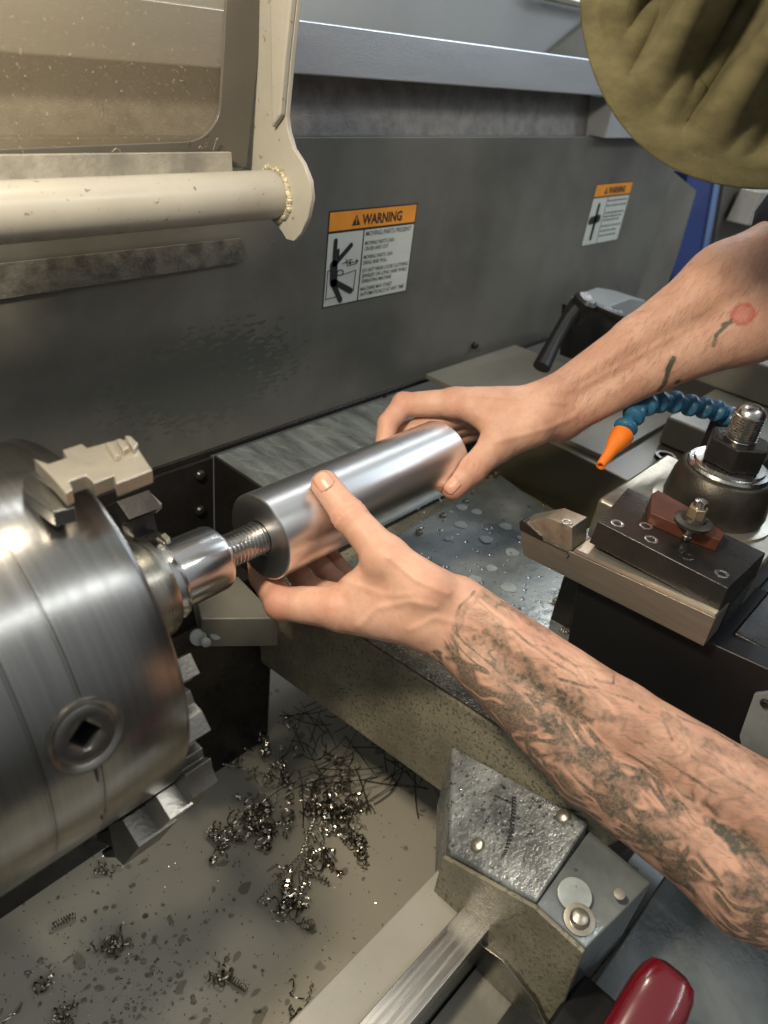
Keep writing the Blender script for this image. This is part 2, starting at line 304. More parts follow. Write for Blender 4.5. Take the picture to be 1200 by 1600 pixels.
def sticker(x0, x1, z0, z1, label, fine):
    y = YW-0.004; W = x1-x0; H = z1-z0
    t = thing('warning_sticker', label, 'sticker', (x0, y, z0), 'warning stickers on the splash wall')
    def q(name, a, b, c, d, dy, m):
        MB().box((x0+a*W, y-dy, z0+c*H), (x0+b*W, y-dy-0.012, z0+d*H)).build(name, m, t)
    q('backing', 0, 1, 0, 1, 0.0, 'ink'); q('white_field', .012, .988, .015, .775, 0.013, 'white'); q('header_band', .012, .988, .80, .985, 0.013, 'orangeband')
    q('divider', .385, .397, .015, .775, 0.026, 'ink')
    def lay(mb, vf):
        v, f = vf; mb.add([(p[0], y-0.043, p[2]) for p in v], f)
    hd = MB(); lay(hd, text_mesh('WARNING', 0.145*H, x0+.36*W, z0+.835*H, .46*W, bold=0.04))
    tri = [(x0+.25*W, y-.043, z0+.835*H), (x0+.34*W, y-.043, z0+.835*H), (x0+.295*W, y-.043, z0+.945*H)]
    hd.add(tri, [(0, 1, 2)]); hd.build('header_lettering', 'ink', t)
    ex = MB(); ex.box((x0+.29*W, y-.045, z0+.865*H), (x0+.30*W, y-.055, z0+.915*H)); ex.box((x0+.29*W, y-.045, z0+.847*H), (x0+.30*W, y-.055, z0+.857*H)); ex.build('exclamation_mark', 'orangeband', t)
    tx = MB()
    if fine:
        rows = [('MOVING PARTS PRESENT', .71, .052, .54), ('MOVING PARTS CAN', .615, .043, .34), ('CRUSH AND CUT', .555, .043, .28), ('MOVING PARTS CAN', .465, .043, .34), ('DRAG AND PULL', .405, .043, .28),
                ('DO NOT WEAR LOOSE CLOTHING,', .32, .043, .56), ('JEWELRY OR LONG HAIR WHILE', .26, .043, .55), ('OPERATING MACHINE', .20, .043, .36), ('MACHINE MAY START', .115, .043, .38), ('AUTOMATICALLY AT ANY TIME', .055, .043, .54)]
        for s_, zf, hf, wf in rows: lay(tx, text_mesh(s_, hf*H*1.35, x0+.415*W, z0+zf*H, wf*W, bold=0.012))
    else:
        for zf, wf in ((.70, .5), (.62, .52), (.50, .45), (.44, .5), (.38, .42), (.28, .5), (.20, .44), (.12, .4)):
            xx = .42
            while xx < .42+wf:
                l_ = .04+.06*random.random(); tx.box((x0+xx*W, y-.03, z0+zf*H), (x0+min(xx+l_, .95)*W, y-.04, z0+(zf+.028)*H)); xx += l_+.02
    tx.build('warning_lettering', 'paleink', t)
    pg = MB()
    def bar(a, b, r):
        a = np.array((x0+a[0]*W, y-.05, z0+a[1]*H)); b = np.array((x0+b[0]*W, y-.05, z0+b[1]*H)); d = _n(b-a); nrm = np.array((-d[2], 0, d[0])); r = r*W
        pts = [a+nrm*r*math.cos(t)-d*r*math.sin(t) for t in np.linspace(0, math.pi, 8)]+[b-nrm*r*math.cos(t)+d*r*math.sin(t) for t in np.linspace(0, math.pi, 8)]
        pg.prism(pts, (0, -0.01, 0))
    if fine:
        for a, b, r in (((.09, .70), (.09, .46), .02), ((.10, .46), (.26, .635), .02), ((.09, .45), (.10, .27), .04), ((.09, .27), (.19, .06), .024), ((.11, .27), (.30, .14), .024), ((.125, .60), (.125, .53), .014)): bar(a, b, r)
    else:
        for a, b, r in (((.20, .66), (.20, .30), .03), ((.08, .42), (.28, .44), .05), ((.20, .3), (.20, .12), .03)): bar(a, b, r)
    pg.build('pictogram_figure', 'ink', t)
    if fine:
        ln = MB()
        def seg(a, b, r=.0035):
            ln.tube([(x0+a[0]*W, y-.035, z0+a[1]*H), (x0+b[0]*W, y-.035, z0+b[1]*H)], r*W, 4)
        for a, b in (((.03, .40), (.08, .40)), ((.03, .40), (.03, .08)), ((.03, .10), (.16, .10)), ((.17, .33), (.34, .36)), ((.34, .36), (.33, .13)), ((.18, .45), (.24, .47)), ((.24, .42), (.345, .43)), ((.24, .48), (.29, .48)), ((.25, .445), (.355, .455)), ((.21, .46), (.24, .46)), ((.215, .50), (.24, .42))): seg(a, b)
        for k in range(10):
            t0, t1 = 2*math.pi*k/10, 2*math.pi*(k+1)/10; seg((.165+.035*math.cos(t0), .36+.03*math.sin(t0)), (.165+.035*math.cos(t1), .36+.03*math.sin(t1)), .005)
        ln.add([(x0+.33*W, y-.04, z0+.48*H), (x0+.33*W, y-.04, z0+.43*H), (x0+.365*W, y-.04, z0+.455*H)], [(0, 1, 2)])
        ln.add([(x0+.275*W, y-.04, z0+.475*H), (x0+.275*W, y-.04, z0+.425*H), (x0+.24*W, y-.04, z0+.45*H)], [(0, 1, 2)])
        ln.build('pictogram_machine', 'ink', t)
    return t
sticker(23.76, 36.3, 5.95, 15.08, 'larger and nearer warning sticker with orange header and crushed figure pictogram', True)
sticker(73.6, 84.5, 7.1, 15.4, 'smaller far warning sticker near the right end of the splash wall, behind the lever', False)

# ------------------------------------------------------------------ chuck guard (upper left)
gd = thing('chuck_guard', 'cream painted hinged chuck guard with grimy window and round tube, upper left', 'guard', (0, 10, 19))
MB().lathe((-30, 10, 19.3), (1, 0, 0), [(0, 1.55), (38.7, 1.55)], 40).build('tube', 'cream', gd, True)
out = [(375, -60), (470, -60), (465, 0), (455, 90), (447, 180), (450, 205), (458, 232), (473, 255), (484, 282), (487, 310), (481, 340), (470, 365), (459, 377), (447, 374), (440, 362), (425, 345), (405, 330), (380, 270)]
MB().prism(P(out, 'x', 8.8), (0.35, 0, 0)).build('side_plate', 'cream', gd, bevel=0.06)
MB().prism(P([(430, -60), (470, -60), (465, 0), (455, 90), (447, 180), (433, 200), (432, 90)], 'x', 8.8), (-.5, 0, 0)).build('plate_flange', 'cream', gd, bevel=0.15)
wd = MB()
for kk in range(34):
    an = math.radians(-75+kk*6.2); rr_ = 1.62+random.uniform(-.05, .12); rz = .16+.10*random.random()
    wd.lathe((8.72, 10-rr_*math.cos(an), 19.3+rr_*math.sin(an)), (-1, 0, 0), [(-.1, rz), (.08, rz*.9), (.2, rz*.5), (.24, .01)], 8, False)
wd.build('weld_bead', 'weld', gd, True)
MB().prism(P([(-60, 243), (362, 238), (364, 274), (-60, 285)], 'y', 11.2), (0, .3, 0)).build('lower_strip', 'strip', gd, bevel=0.03)
yp = 12.0
# window frame: a sheet with a rounded opening = L-shaped dark band
inner = [(-60, 236), (290, 222)]+[(290+55*math.sin(t)*1.0, 222-62*(1-math.cos(t))) for t in np.linspace(0.2, math.pi/2, 7)]+[(349, 100), (357, -60)]
outer = [(420, -60), (385, 262), (-60, 262)]
MB().prism(P(inner+outer, 'y', yp), (0, .25, 0)).build('window_frame', 'frame', gd, bevel=0.04)
MB().prism(P([(-60, 240), (360, 232), (378, -60), (-60, -60)], 'y', yp+.35), (0, .12, 0)).build('window_pane', MT['glass'], gd)
MB().prism(P([(-60, 418), (378, 372), (384, 398), (380, 410), (-60, 478)], 'y', 19.6), (0, .12, 0)).build('dark_strip', 'rough_strip', gd, bevel=.1)  # thin rough dark strip on the wall below the tube
cb = MB()
for k in range(46):
    u = random.uniform(5, 345); v = random.uniform(95, 225); p = pl(u, v, 'y', yp+.1-.25)
    a = random.uniform(0, 3.14); l_ = random.choice((.05, .08, .12, .3)) ; cb.tube([p, p+np.array((math.cos(a)*l_, -.02, math.sin(a)*l_))], .018, 4)
for pts in ([(28, 228), (34, 232), (38, 243)], [(175, 238), (181, 232), (187, 234), (188, 240)], [(160, 163), (161, 175), (159, 184)], [(310, 232), (313, 228), (316, 232)], [(333, 234), (338, 218), (340, 216)]):
    cb.tube([pl(u, v, 'y', yp-.4) for u, v in pts], .04, 5)
o = cb.build('metal_dust', 'brass'); tag(o, 'bright metal slivers stuck to the guard window', 'metal slivers', kind='stuff')

# ------------------------------------------------------------------ rear covers
rc = thing('rear_cover', 'dark sheet metal bed cover box between the splash wall and the turned bar', 'cover', (14, 14, -14))
MB().box((10.3, 7.0, -26), (37, 19.4, -6.0)).build('cover_box', 'dark', rc, bevel=0.12)
MB().box((10.5, 7.2, -6.1), (36.8, 19.2, -5.92)).build('cover_top', 'scratched', rc, bevel=0.04)
sc_ = MB()
for k_ in range(150):
    a_ = np.array((random.uniform(11, 36), random.uniform(8, 18.5), -5.915)); b_ = a_+np.array((random.uniform(-1.5, 1.5), random.uniform(.2, 2.2), 0)); b_[1] = min(b_[1], 19); b_[0] = min(max(b_[0], 10.7), 36.5); sc_.tube([a_, b_], .012, 3)
sc_.build('scratches', 'strip', rc)
MB().box((-40, 19.3, -40), (10.2, 19.9, -6.1)).build('cover_plate', 'dark', rc, bevel=0.05)
for (u, v) in ((312, 742), (312, 797)): bolt(rc, pl(u, v, 'y', 19.3), (0, -1, 0), 0.55, 0.5, 'dark', socket=False)
# ------------------------------------------------------------------ tray and bed
ty = -36.0
tray = MB().box((-90, -60, ty-1), (60, 40, ty)).build('chip_tray', 'tray'); tag(tray, 'cream painted chip tray under the chuck, spotted with oil and metal chips', 'tray')
bed = thing('lathe_bed', 'cream lathe bed with a polished steel slideway, bottom centre', 'lathe bed', (-5, -20, ty))
MB().hexa([(-60, -20.8, ty), (7.6, -20.8, ty), (7.6, -17.6, ty), (-60, -17.6, ty), (-60, -20.8, -21.2), (7.6, -20.8, -21.2), (7.6, -17.6, -21.2), (-60, -17.6, -21.2)]).build('bed_wall', 'cream', bed, bevel=0.2)
MB().box((-60, -23.1, ty+6), (30, -20.9, -20.0)).build('slideway', 'steel', bed, bevel=0.06)
MB().box((-60, -26.4, ty+4), (30, -23.2, -24.5)).build('bed_ledge', 'castgrey', bed, bevel=0.1)
MB().box((-60, 9, -40), (9.5, 11, -17.0)).build('shaded_rear_slideway', 'dark', bed, bevel=0.06)  # rear of the bed in shadow, the shade put into its dark colour
MB().box((-60, 12, -40), (9.5, 14, -15.5)).build('shaded_rear_slideway', 'dark', bed, bevel=0.06)  # second rear way, dark colour standing in for shadow as well
# ------------------------------------------------------------------ carriage
cr = thing('carriage', 'olive grey cast carriage saddle crossing the bed under both hands', 'carriage', (20, -8, -20))
tl = [pl(400, 893, 'x', 8), pl(860, 1190, 'x', 8), pl(1010, 1290, 'x', 8)]
bl = [pl(405, 1035, 'x', 8), pl(690, 1232, 'x', 8), pl(870, 1370, 'x', 8)]
g = MB()
g.hexa([bl[0], bl[2], (38, -30, -22), (42, 8, -22), tl[0], tl[2], (36, -32, -11.4), (41, 7, -12.4)])
g.build('saddle', 'cast', cr, bevel=0.35)
# top cover plate, its left boundary near the hand
pz = -11.9
cp = [(13, -12.5, -11.25), (12.5, 4.4, -12.2), (40.3, 5.6, -12.15), (36.4, -7, -11.7), (35.5, -20, -11.2), (14, -20, -10.75)]
MB().prism([np.array(p)+(0, 0, .30) for p in cp], (0, 0, -.5)).build('cover_plate', 'plate', cr, bevel=.05)
grime = [np.array(tl[0])+(.25, 0, .0), np.array(tl[2])+(.25, 0, .0), np.array(tl[2])+(6.5, 0, -.1), np.array(tl[0])+(6.5, 0, -.1)]
MB().prism([p+(0, 0, .12) for p in grime], (0, 0, -.5)).build('grimy_top_strip', 'grime', cr, bevel=.05)
spots = [(778, 757, .75), (745, 770, .8), (722, 793, .8), (745, 800, .75), (720, 820, .9), (790, 823, .9), (760, 843, .9), (800, 863, .9), (768, 888, .7), (795, 918, 1.0), (862, 768, .6), (835, 760, .4), (697, 760, .5), (705, 800, .3), (742, 905, .8), (700, 842, .5), (812, 840, .4), (860, 940, .35)]
for (u, v, r) in spots:
    p = pl(u, v, 'z', -11.62); p[2] = -11.0-0.0
def plate_z(x, y):                            # height of the cover plate's top at x, y
    A = np.array([(p[0], p[1], 1) for p in cp]); zz = np.array([p[2]+.30 for p in cp]); s_, *_ = np.linalg.lstsq(A, zz, rcond=None); return s_[0]*x+s_[1]*y+s_[2]
A_ = np.array([(p[0], p[1], 1) for p in cp]); ZZ = np.array([p[2]+.30 for p in cp]); PC, *_ = np.linalg.lstsq(A_, ZZ, rcond=None)
def onplate(u, v):
    r = ray(u, v); t = (PC[0]*CAM[0]+PC[1]*CAM[1]+PC[2]-CAM[2])/(r[2]-PC[0]*r[0]-PC[1]*r[1]); return CAM+t*r
nrm = _n((-PC[0], -PC[1], 1))
ORD = ['nearest', 'second nearest', 'third nearest', 'fourth nearest', 'fifth nearest', 'sixth nearest', 'seventh nearest', 'eighth nearest', 'ninth nearest', 'tenth nearest', 'eleventh nearest', 'twelfth nearest', 'thirteenth nearest', 'fourteenth nearest', 'fifteenth nearest', 'sixteenth nearest', 'seventeenth nearest', 'farthest']
spots.sort(key=lambda q: math.hypot(q[0]-705, q[1]-770))
for si, (u, v, r) in enumerate(spots):
    r *= .74
    c = onplate(u, v); d = MB(); k = 22; e1 = _n(np.cross(nrm, (0, 1, 0))); e2 = np.cross(nrm, e1); rr = [r*(1+.07*math.sin(3*t+u)+.04*math.sin(5*t+v)) for t in np.linspace(0, 2*math.pi, k, endpoint=False)]
    ring = [c+nrm*.05+(e1*math.cos(t)+e2*math.sin(t))*q for t, q in zip(np.linspace(0, 2*math.pi, k, endpoint=False), rr)]
    d.prism(ring, -nrm*.1); o = d.build('coolant_drop', 'coolant'); tag(o, 'pale coolant drop on the cover plate, %s to the right thumb tip' % ORD[si], 'coolant drop', 'coolant drops on the cover plate')
for (u, v, r) in ((655, 833, .38), (692, 807, .38), (728, 785, .36), (743, 748, .3), (775, 742, .3), (760, 742, .28), (868, 940, .3), (712, 746, .28)):
    bolt(cr, onplate(u, v), nrm, r, .35, 'boltgrey', socket=True)
# rear wing
wg = MB().prism(P([(372, 900), (437, 966), (314, 967), (300, 905)], 'z', -12.4), (0, 0, -3.2)).build('rear_wing', 'castgrey', cr, bevel=.15)
for (u, v, r) in ((338, 990, .55), (310, 996, .7), (322, 1004, .4)):
    MB().lathe(pl(u, v, 'z', -14.2), (-.3, -.8, .5), [(-.3, r), (.05, r), (.12, r*.7), (.15, .01)], 16, False).build('coolant_smear', 'coolant', cr, True)
# wiper block at the front
wb = thing('way_wiper_block', 'chunky weathered cast block with domed bolts straddling the front slideway', 'block', (5, -22, -20))
a0, a1 = pl(706, 1163, 'x', 7.9), pl(922, 1283, 'x', 7.9); b0, b1 = pl(700, 1332, 'x', 2), pl(838, 1410, 'x', 2)
c0, c1 = pl(678, 1405, 'x', 2.3), pl(862, 1592, 'x', 2.3)
d0, d1 = np.array(a0), np.array(a1); d0[2] = -22.5; d1[2] = -24.5
MB().hexa([c0, c1, d1, d0, b0, pl(838, 1408, 'x', 2)+np.array((0, 0, 0)), a1, a0]).build('block_body', 'wetgrey', wb, bevel=.25)
q1, q2, q3, q4 = pl(838, 1412, 'x', 1.8), pl(916, 1482, 'x', 1.8), pl(1019, 1378, 'z', -14.4), pl(922, 1296, 'z', -13.0)
MB().hexa([pl(845, 1570, 'x', 2.6), pl(868, 1600, 'x', 2.6), q3+np.array((0, 0, -9)), q4+np.array((0, 0, -9)), q1, q2, q3, q4]).build('end_cap', 'plate', wb, bevel=.15)
f0, f1, f2, f3 = pl(696, 1334, 'x', 1.9), pl(838, 1412, 'x', 1.9), pl(862, 1594, 'x', 1.9), pl(676, 1408, 'x', 1.9)
g0 = pl(916, 1483, 'x', 1.75)
MB().prism([f0, f1, g0, pl(870, 1600, 'x', 1.9), pl(842, 1562, 'x', 1.9), pl(780, 1490, 'x', 1.9), f3], (-.35, 0, 0)).build('front_plate', 'cast', wb, bevel=.12)
MB().prism(P([(680, 1412), (790, 1492), (845, 1560), (862, 1600), (760, 1530), (738, 1488), (702, 1450), (690, 1455), (670, 1430)], 'x', 1.7), (-.5, 0, 0)).build('wiper_plate', 'rusty', wb, bevel=.08)
def onblock(u, v):
    n_ = _n(np.cross(np.array(a1)-a0, np.array(b0)-a0)); n_ = n_ if n_[2] > 0 else -n_; r = ray(u, v); t = n_.dot(np.array(a0)-CAM)/n_.dot(r); return CAM+t*r, n_
for (u, v) in ((747, 1322), (825, 1358), (881, 1277)):
    c, n_ = onblock(u, v); bolt(wb, c, n_, .52, .42, 'boltgrey', socket=False)
n2 = _n(np.cross(q2-q1, q4-q1)); n2 = n2 if n2[2] > 0 else -n2
def oncap(u, v): r = ray(u, v); return CAM+r*(n2.dot(q1-CAM)/n2.dot(r))
bolt(wb, oncap(905, 1437)+n2*.05, n2, .62, .5, 'boltgrey', socket=False)
MB().lathe(oncap(905, 1437)+n2*.02, n2, [(0, .95), (.08, .95), (.1, .7)], 24).build('washer', 'boltgrey', wb, True)
MB().lathe(oncap(898, 1398), n2, [(-.1, 1.05), (.03, 1.05), (.05, .9)], 30).build('coolant_disc', 'coolant', wb, True)
MB().lathe(oncap(968, 1397), n2, [(-.1, .35), (.03, .35), (.08, .2)], 16).build('coolant_disc', 'strip', wb, True)
hx = MB()
pts = [onblock(u, v)[0]+onblock(u, v)[1]*.15 for u, v in ((804, 1245), (803, 1270), (800, 1300), (792, 1330), (785, 1345), (783, 1370))]
def helix(path, rad, turns, wire, mb, seg=5, n=None):
    path = [np.array(p) for p in path]; n = n or int(turns*10); out_ = []
    cum = np.linspace(0, len(path)-1, n)
    for i, c in enumerate(cum):
        k = min(int(c), len(path)-2); f = c-k; p = path[k]*(1-f)+path[k+1]*f; d = _n(path[k+1]-path[k]+1e-6); e1 = _n(np.cross(d, (.2, .1, .97))); e2 = np.cross(d, e1)
        t = 2*math.pi*turns*i/n; out_.append(p+(e1*math.cos(t)+e2*math.sin(t))*rad)
    mb.tube(out_, wire, seg)
helix(pts, .13, 26, .035, hx); pts = [onblock(u, v)[0]+onblock(u, v)[1]*.08 for u, v in ((772, 1243), (800, 1255), (850, 1252), (890, 1266), (915, 1270))]; helix(pts, .07, 34, .02, hx)
o = hx.build('metal_curl', 'dark', smooth=True); tag(o, 'fine coiled metal curl lying across the wet top of the wiper block', 'metal curl')
# under-right front apron surface and red lever
ap = thing('apron_cover', 'wet grey front apron sheet under the tattooed forearm', 'cover', (14, -34, -24))
MB().hexa([(4, -50, -32), (60, -50, -32), (60, -29.8, -28), (4, -29.8, -28), (4, -50, -30), (60, -50, -30), (60, -29.8, -22), (4, -29.8, -22)]).build('apron_sheet', 'plate', ap, bevel=.2)
kb = thing('feed_lever', 'glossy red lever knob at the bottom edge with a black root', 'lever', (4, -32.6, -13))
A0 = at(970, 1660, 41.0); A1 = at(1040, 1540, 43.0)
dv = _n(A1-A0); e1 = _n(np.cross(dv, (0, 0, 1.0))); e2 = np.cross(dv, e1); L_ = np.linalg.norm(A1-A0)
v = []; prof = [(-3, 1.5), (-1, 1.65), (L_*.5, 1.75), (L_*.8, 1.75), (L_, 1.6), (L_+.6, 1.35), (L_+.95, .8), (L_+1.05, .05)]
mb = MB(); seg = 40; fs = []
for h, r in prof:
    for k in range(seg):
        t = 2*math.pi*k/seg; ct, st = math.cos(t), math.sin(t); q = (abs(ct)**4+abs(st)**4)**-.25; mb.v.append(A0+dv*h+(e1*ct+e2*st)*r*q)
for i in range(len(prof)-1):
    for k in range(seg): mb.f.append((i*seg+k, i*seg+(k+1) % seg, (i+1)*seg+(k+1) % seg, (i+1)*seg+k))
mb.build('knob', 'redknob', kb, True)
MB().box(at(900, 1640, 44)+np.array((-2, -2, -3)), at(930, 1590, 46)+np.array((2, 2, 0))).build('lever_root', 'black', kb, bevel=.4)

# ------------------------------------------------------------------ chuck
ck = thing('lathe_chuck', 'big bright turned steel lathe chuck with key socket and stepped jaws, left', 'chuck', (-18, 0, 0))
prof = [(0, .5), (0, 9.9), (-.12, 10.3), (-.45, 10.5), (-4.72, 10.5), (-4.78, 10.42), (-4.86, 10.42), (-4.92, 10.5), (-7.05, 10.5), (-7.10, 10.43), (-7.18, 10.43), (-7.24, 10.5), (-9.6, 10.5), (-9.9, 10.3), (-10.0, 9.6), (-14, 9.6), (-30, 9.0), (-30, .5)]
cbod = MB().lathe((-12.5, 0, 0), (1, 0, 0), prof, 160).build('chuck_body', 'chuck', ck, True)
_sp = np.array((-17.55, -10.07, 2.98)); _sn = _n((0, _sp[1], _sp[2]))
cut = MB().lathe(np.array((_sp[0], 0, 0))+_sn*8.6, _sn, [(0, 1.68), (3, 1.68)], 48).build('cutter', 'hole')
bo = cbod.modifiers.new('b', 'BOOLEAN'); bo.object = cut; bo.solver = 'EXACT'; cut.location = (0, 0, 0); cbod_loc = cbod.matrix_world.copy(); bpy.context.view_layer.update()
mev = bpy.data.meshes.new_from_object(cbod.evaluated_get(bpy.context.evaluated_depsgraph_get())); cbod.modifiers.clear(); cbod.data = mev
mev.polygons.foreach_set('use_smooth', [True]*len(mev.polygons)); mev.set_sharp_from_angle(angle=math.radians(32)); bpy.data.objects.remove(cut)
MB().lathe((-22.4, 0, 0), (-1, 0, 0), [(0, 10.7), (4, 10.7), (5, 9)], 96).build('back_plate', 'dark', ck, True)
# key socket
sp = np.array((-17.55, -10.07, 2.98)); sn = _n((0, sp[1], sp[2]))
sk = MB(); k = 32; e1 = np.array((1.0, 0, 0)); e2 = np.cross(sn, e1)
def ring(r, h, sq=0):
    o_ = []
    for t in np.linspace(0, 2*math.pi, k, endpoint=False):
        q = r
        if sq: c_, s_ = abs(math.cos(t+.9)), abs(math.sin(t+.9)); q = r/max(c_, s_)*.86
        o_.append(np.array((sp[0], 0, 0))+sn*(10.5+h)+(e1*math.cos(t)+e2*math.sin(t))*q)
    return o_
R_ = [ring(1.72, -.6), ring(1.72, .05), ring(1.62, .07), ring(1.42, -.03), ring(1.36, -.08), ring(1.30, -.04), ring(1.0, -.03), ring(.74, -.04), ring(.62, -.12, 1)]
vv = sum(R_, []); ff = [(i*k+j, i*k+(j+1) % k, (i+1)*k+(j+1) % k, (i+1)*k+j) for i in range(len(R_)-1) for j in range(k)]
sk.add(vv, ff); o = sk.build('key_socket', mat('socket_steel', (0.20, 0.19, 0.175), .32, 1.0, var=.2, vscale=80), ck, True)
pr_ = MB(); q_ = ring(.62, -.12, 1)+ring(.60, -1.4, 1); pr_.add(q_, [(j, (j+1) % k, k+(j+1) % k, k+j) for j in range(k)]+[tuple(range(k, 2*k))]); pr_.build('socket_recess', 'hole', o)  # shade inside the socket put into a near-black colour
MB().tube([sp+sn*.02+e2*(-1.7), sp*np.array((1, 0, 0))+np.array((0.1, 0, 0))+_n((0, -10.5, -3.0))*10.53], .05, 4).build('score_line', 'hole', ck)
def unz(pts): return [(u/4.615, 680+v/4.615) for u, v in pts]
j1 = unz([(240, 165), (350, 205), (480, 160), (450, 105), (590, 60), (630, 90), (850, 30), (940, 35), (1000, 100), (1100, 250), (840, 350), (820, 290), (680, 345), (620, 290), (500, 330), (525, 390), (475, 420), (380, 310)])
jw = MB().prism(P(j1, 'z', 11.6), (0, 0, -.7)).build('jaw', 'jaw', ck, bevel=.05, label='upper jaw with stepped bright flank')
tt = MB()
for q in ([(760, 90), (810, 80), (870, 180), (830, 190)], [(840, 65), (880, 60), (935, 120), (890, 150)], [(900, 40), (945, 40), (1000, 95), (965, 140)]):
    tt.prism(P(unz(q), 'z', 11.6), (0, 0, .28))
tt.build('scroll_teeth', 'jaw', jw, bevel=.05)
MB().prism(P([(35, 748), (52, 742), (108, 782), (118, 792), (84, 800), (38, 768)], 'z', 10.75), (0, 0, -.8)).build('jaw_slot', 'chuck', ck, bevel=.08)
MB().prism(P([(212, 775), (233, 765), (253, 793), (240, 800), (247, 830), (268, 838), (262, 852), (240, 858), (222, 820)], 'x', -6.0), (-2.2, 0, 0)).build('jaw', 'dark', ck, bevel=.05)  # far jaw's unlit face, its shade put into the dark steel
for q in ([(232, 766), (253, 786), (243, 795), (226, 777)], [(228, 780), (241, 794), (232, 796), (226, 788)], [(224, 798), (230, 796), (229, 802), (225, 802)], [(258, 832), (266, 840), (260, 845), (251, 836)], [(246, 838), (258, 848), (248, 851), (243, 845)], [(240, 851), (246, 852), (244, 857), (240, 856)]):
    MB().prism(P(q, 'z', 2.2), (0, 0, -.4)).build('jaw_step', 'jaw', ck, bevel=.03, label='small step of the far jaw, coloured as lit')  # lit edges of the far jaw, light put into brighter steel
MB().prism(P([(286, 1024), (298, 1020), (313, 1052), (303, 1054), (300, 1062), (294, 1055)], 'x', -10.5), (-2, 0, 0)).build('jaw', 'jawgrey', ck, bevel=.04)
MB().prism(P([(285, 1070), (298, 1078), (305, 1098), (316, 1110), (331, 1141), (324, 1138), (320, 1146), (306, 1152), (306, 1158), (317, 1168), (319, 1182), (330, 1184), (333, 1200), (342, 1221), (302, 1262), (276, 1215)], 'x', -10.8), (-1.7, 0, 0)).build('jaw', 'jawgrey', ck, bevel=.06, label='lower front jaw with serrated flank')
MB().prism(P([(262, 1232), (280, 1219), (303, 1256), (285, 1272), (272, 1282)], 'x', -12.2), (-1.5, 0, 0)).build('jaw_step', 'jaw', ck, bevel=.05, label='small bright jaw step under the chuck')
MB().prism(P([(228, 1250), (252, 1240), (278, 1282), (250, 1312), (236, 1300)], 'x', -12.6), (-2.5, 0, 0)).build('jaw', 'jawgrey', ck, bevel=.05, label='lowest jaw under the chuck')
MB().prism(P([(190, 1275), (222, 1262), (240, 1300), (236, 1312), (205, 1314), (196, 1304), (215, 1296), (190, 1290)], 'x', -13.2), (-1.8, 0, 0)).build('jaw_slot', 'black', ck, bevel=.15)
# ------------------------------------------------------------------ mandrel
md = thing('threaded_mandrel', 'polished stepped mandrel with a threaded stud, gripped in the chuck', 'mandrel', (-6, 0, 0))
MB().lathe((-12.5, 0, 0), (1, 0, 0), [(0, 3.2), (3.6, 3.2), (4.1, 3.2), (4.5, 3.0), (4.65, 2.7), (4.7, 2.45)], 72).build('flange', 'rusty', md, True)
MB().lathe((-8.9, 0, 0), (1, 0, 0), [(0, 2.3), (1.35, 2.45), (1.6, 2.62), (1.75, 2.6), (1.8, 2.3), (1.85, 2.2), (5.1, 2.2), (5.35, 2.1), (5.4, 1.6), (5.75, 1.6), (5.8, 1.5), (5.82, 1.0)], 72).build('collar', 'mandrel', md, True)
th = [(-.1, .95)]; xx = 0
while xx < 4.5: th += [(xx, .95), (xx+.10, 1.15), (xx+.15, 1.15), (xx+.25, .95)]; xx += .30
MB().lathe((-3.1, 0, 0), (1, 0, 0), th+[(xx, .9)], 48).build('threaded_stud', 'mandrel', md, True)
# ------------------------------------------------------------------ work piece
bar = MB().lathe((0, 0, 0), (1, 0, 0), [(1.6, .02), (1.6, 1.22), (0.06, 1.22), (0, 1.3), (0, 2.98), (.03, 3.03), (.09, 3.1), (19.3, 3.1), (19.45, 3.0), (19.45, .02)], 160, False).build('turned_bar', 'alu', smooth=True)
tag(bar, 'shiny turned aluminium cylinder held in both hands and screwed onto the mandrel', 'metal cylinder')

# ------------------------------------------------------------------ tailstock area
ts = thing('tailstock', 'grey-olive tailstock casting behind the right wrist', 'tailstock', (50, -3, -12))
MB().hexa([(39, -16, -14), (60, -16, -14), (60, 9, -14), (40.5, 9, -14), (38.8, -16, -5), (60, -16, -5), (60, 9, -5), (40.3, 9, -5)]).build('base', 'olive', ts, bevel=.2)
MB().box((40.8, -5.8, -5.0), (60, 19, -4.4)).build('top_plate', 'castgrey', ts, bevel=.1)
MB().box((38.2, 9, -20), (110, 19.6, -8)).build('rear_shelf', mat('dark_shelf_paint', (0.075, 0.073, 0.062), .4, var=.3, vscale=12, rvar=.1), ts, bevel=.2)  # rear shelf in a darker grey than the castings
MB().box((50, -17, -4.9), (75, -7.2, -1.6)).build('front_casting', 'castgrey', ts, bevel=.3)
MB().box((63, -16, -1.5), (66, 6, 3)).build('rib', 'castgrey', ts, bevel=.3)
MB().box((76, -30, -14), (110, 10, -3)).build('end_casting', 'castgrey', ts, bevel=.3)
for k in range(4): MB().box((78+6*k, -28, -2.95), (81+6*k, 8, -1.6)).build('way_ridge', 'strip', ts, bevel=.2)
MB().prism(P([(895, 480), (935, 482), (980, 500), (905, 565), (890, 560)], 'y', 8), (0, 1.5, 0)).build('quill_body', 'black', ts, bevel=.1)
MB().prism(P([(945, 482), (985, 466), (1010, 470), (985, 500)], 'y', 8.3), (0, 5, 0)).build('cap_plate', 'upper', ts, bevel=.1)
for (u, v, zz, r) in ((890, 681, -4.38, .35), (1040, 712, -1.58, 1.0)):
    MB().lathe(pl(u, v, 'z', zz), (0, 0, 1), [(-.4, r), (.05, r), (.06, r*.7), (-.3, r*.6), (-.3, .01)], 20, False).build('bolt', 'dark', ts, True)
lv = thing('clamping_lever', 'black angled clamping lever against the splash wall above the forearm', 'lever', at(905, 480, 84))
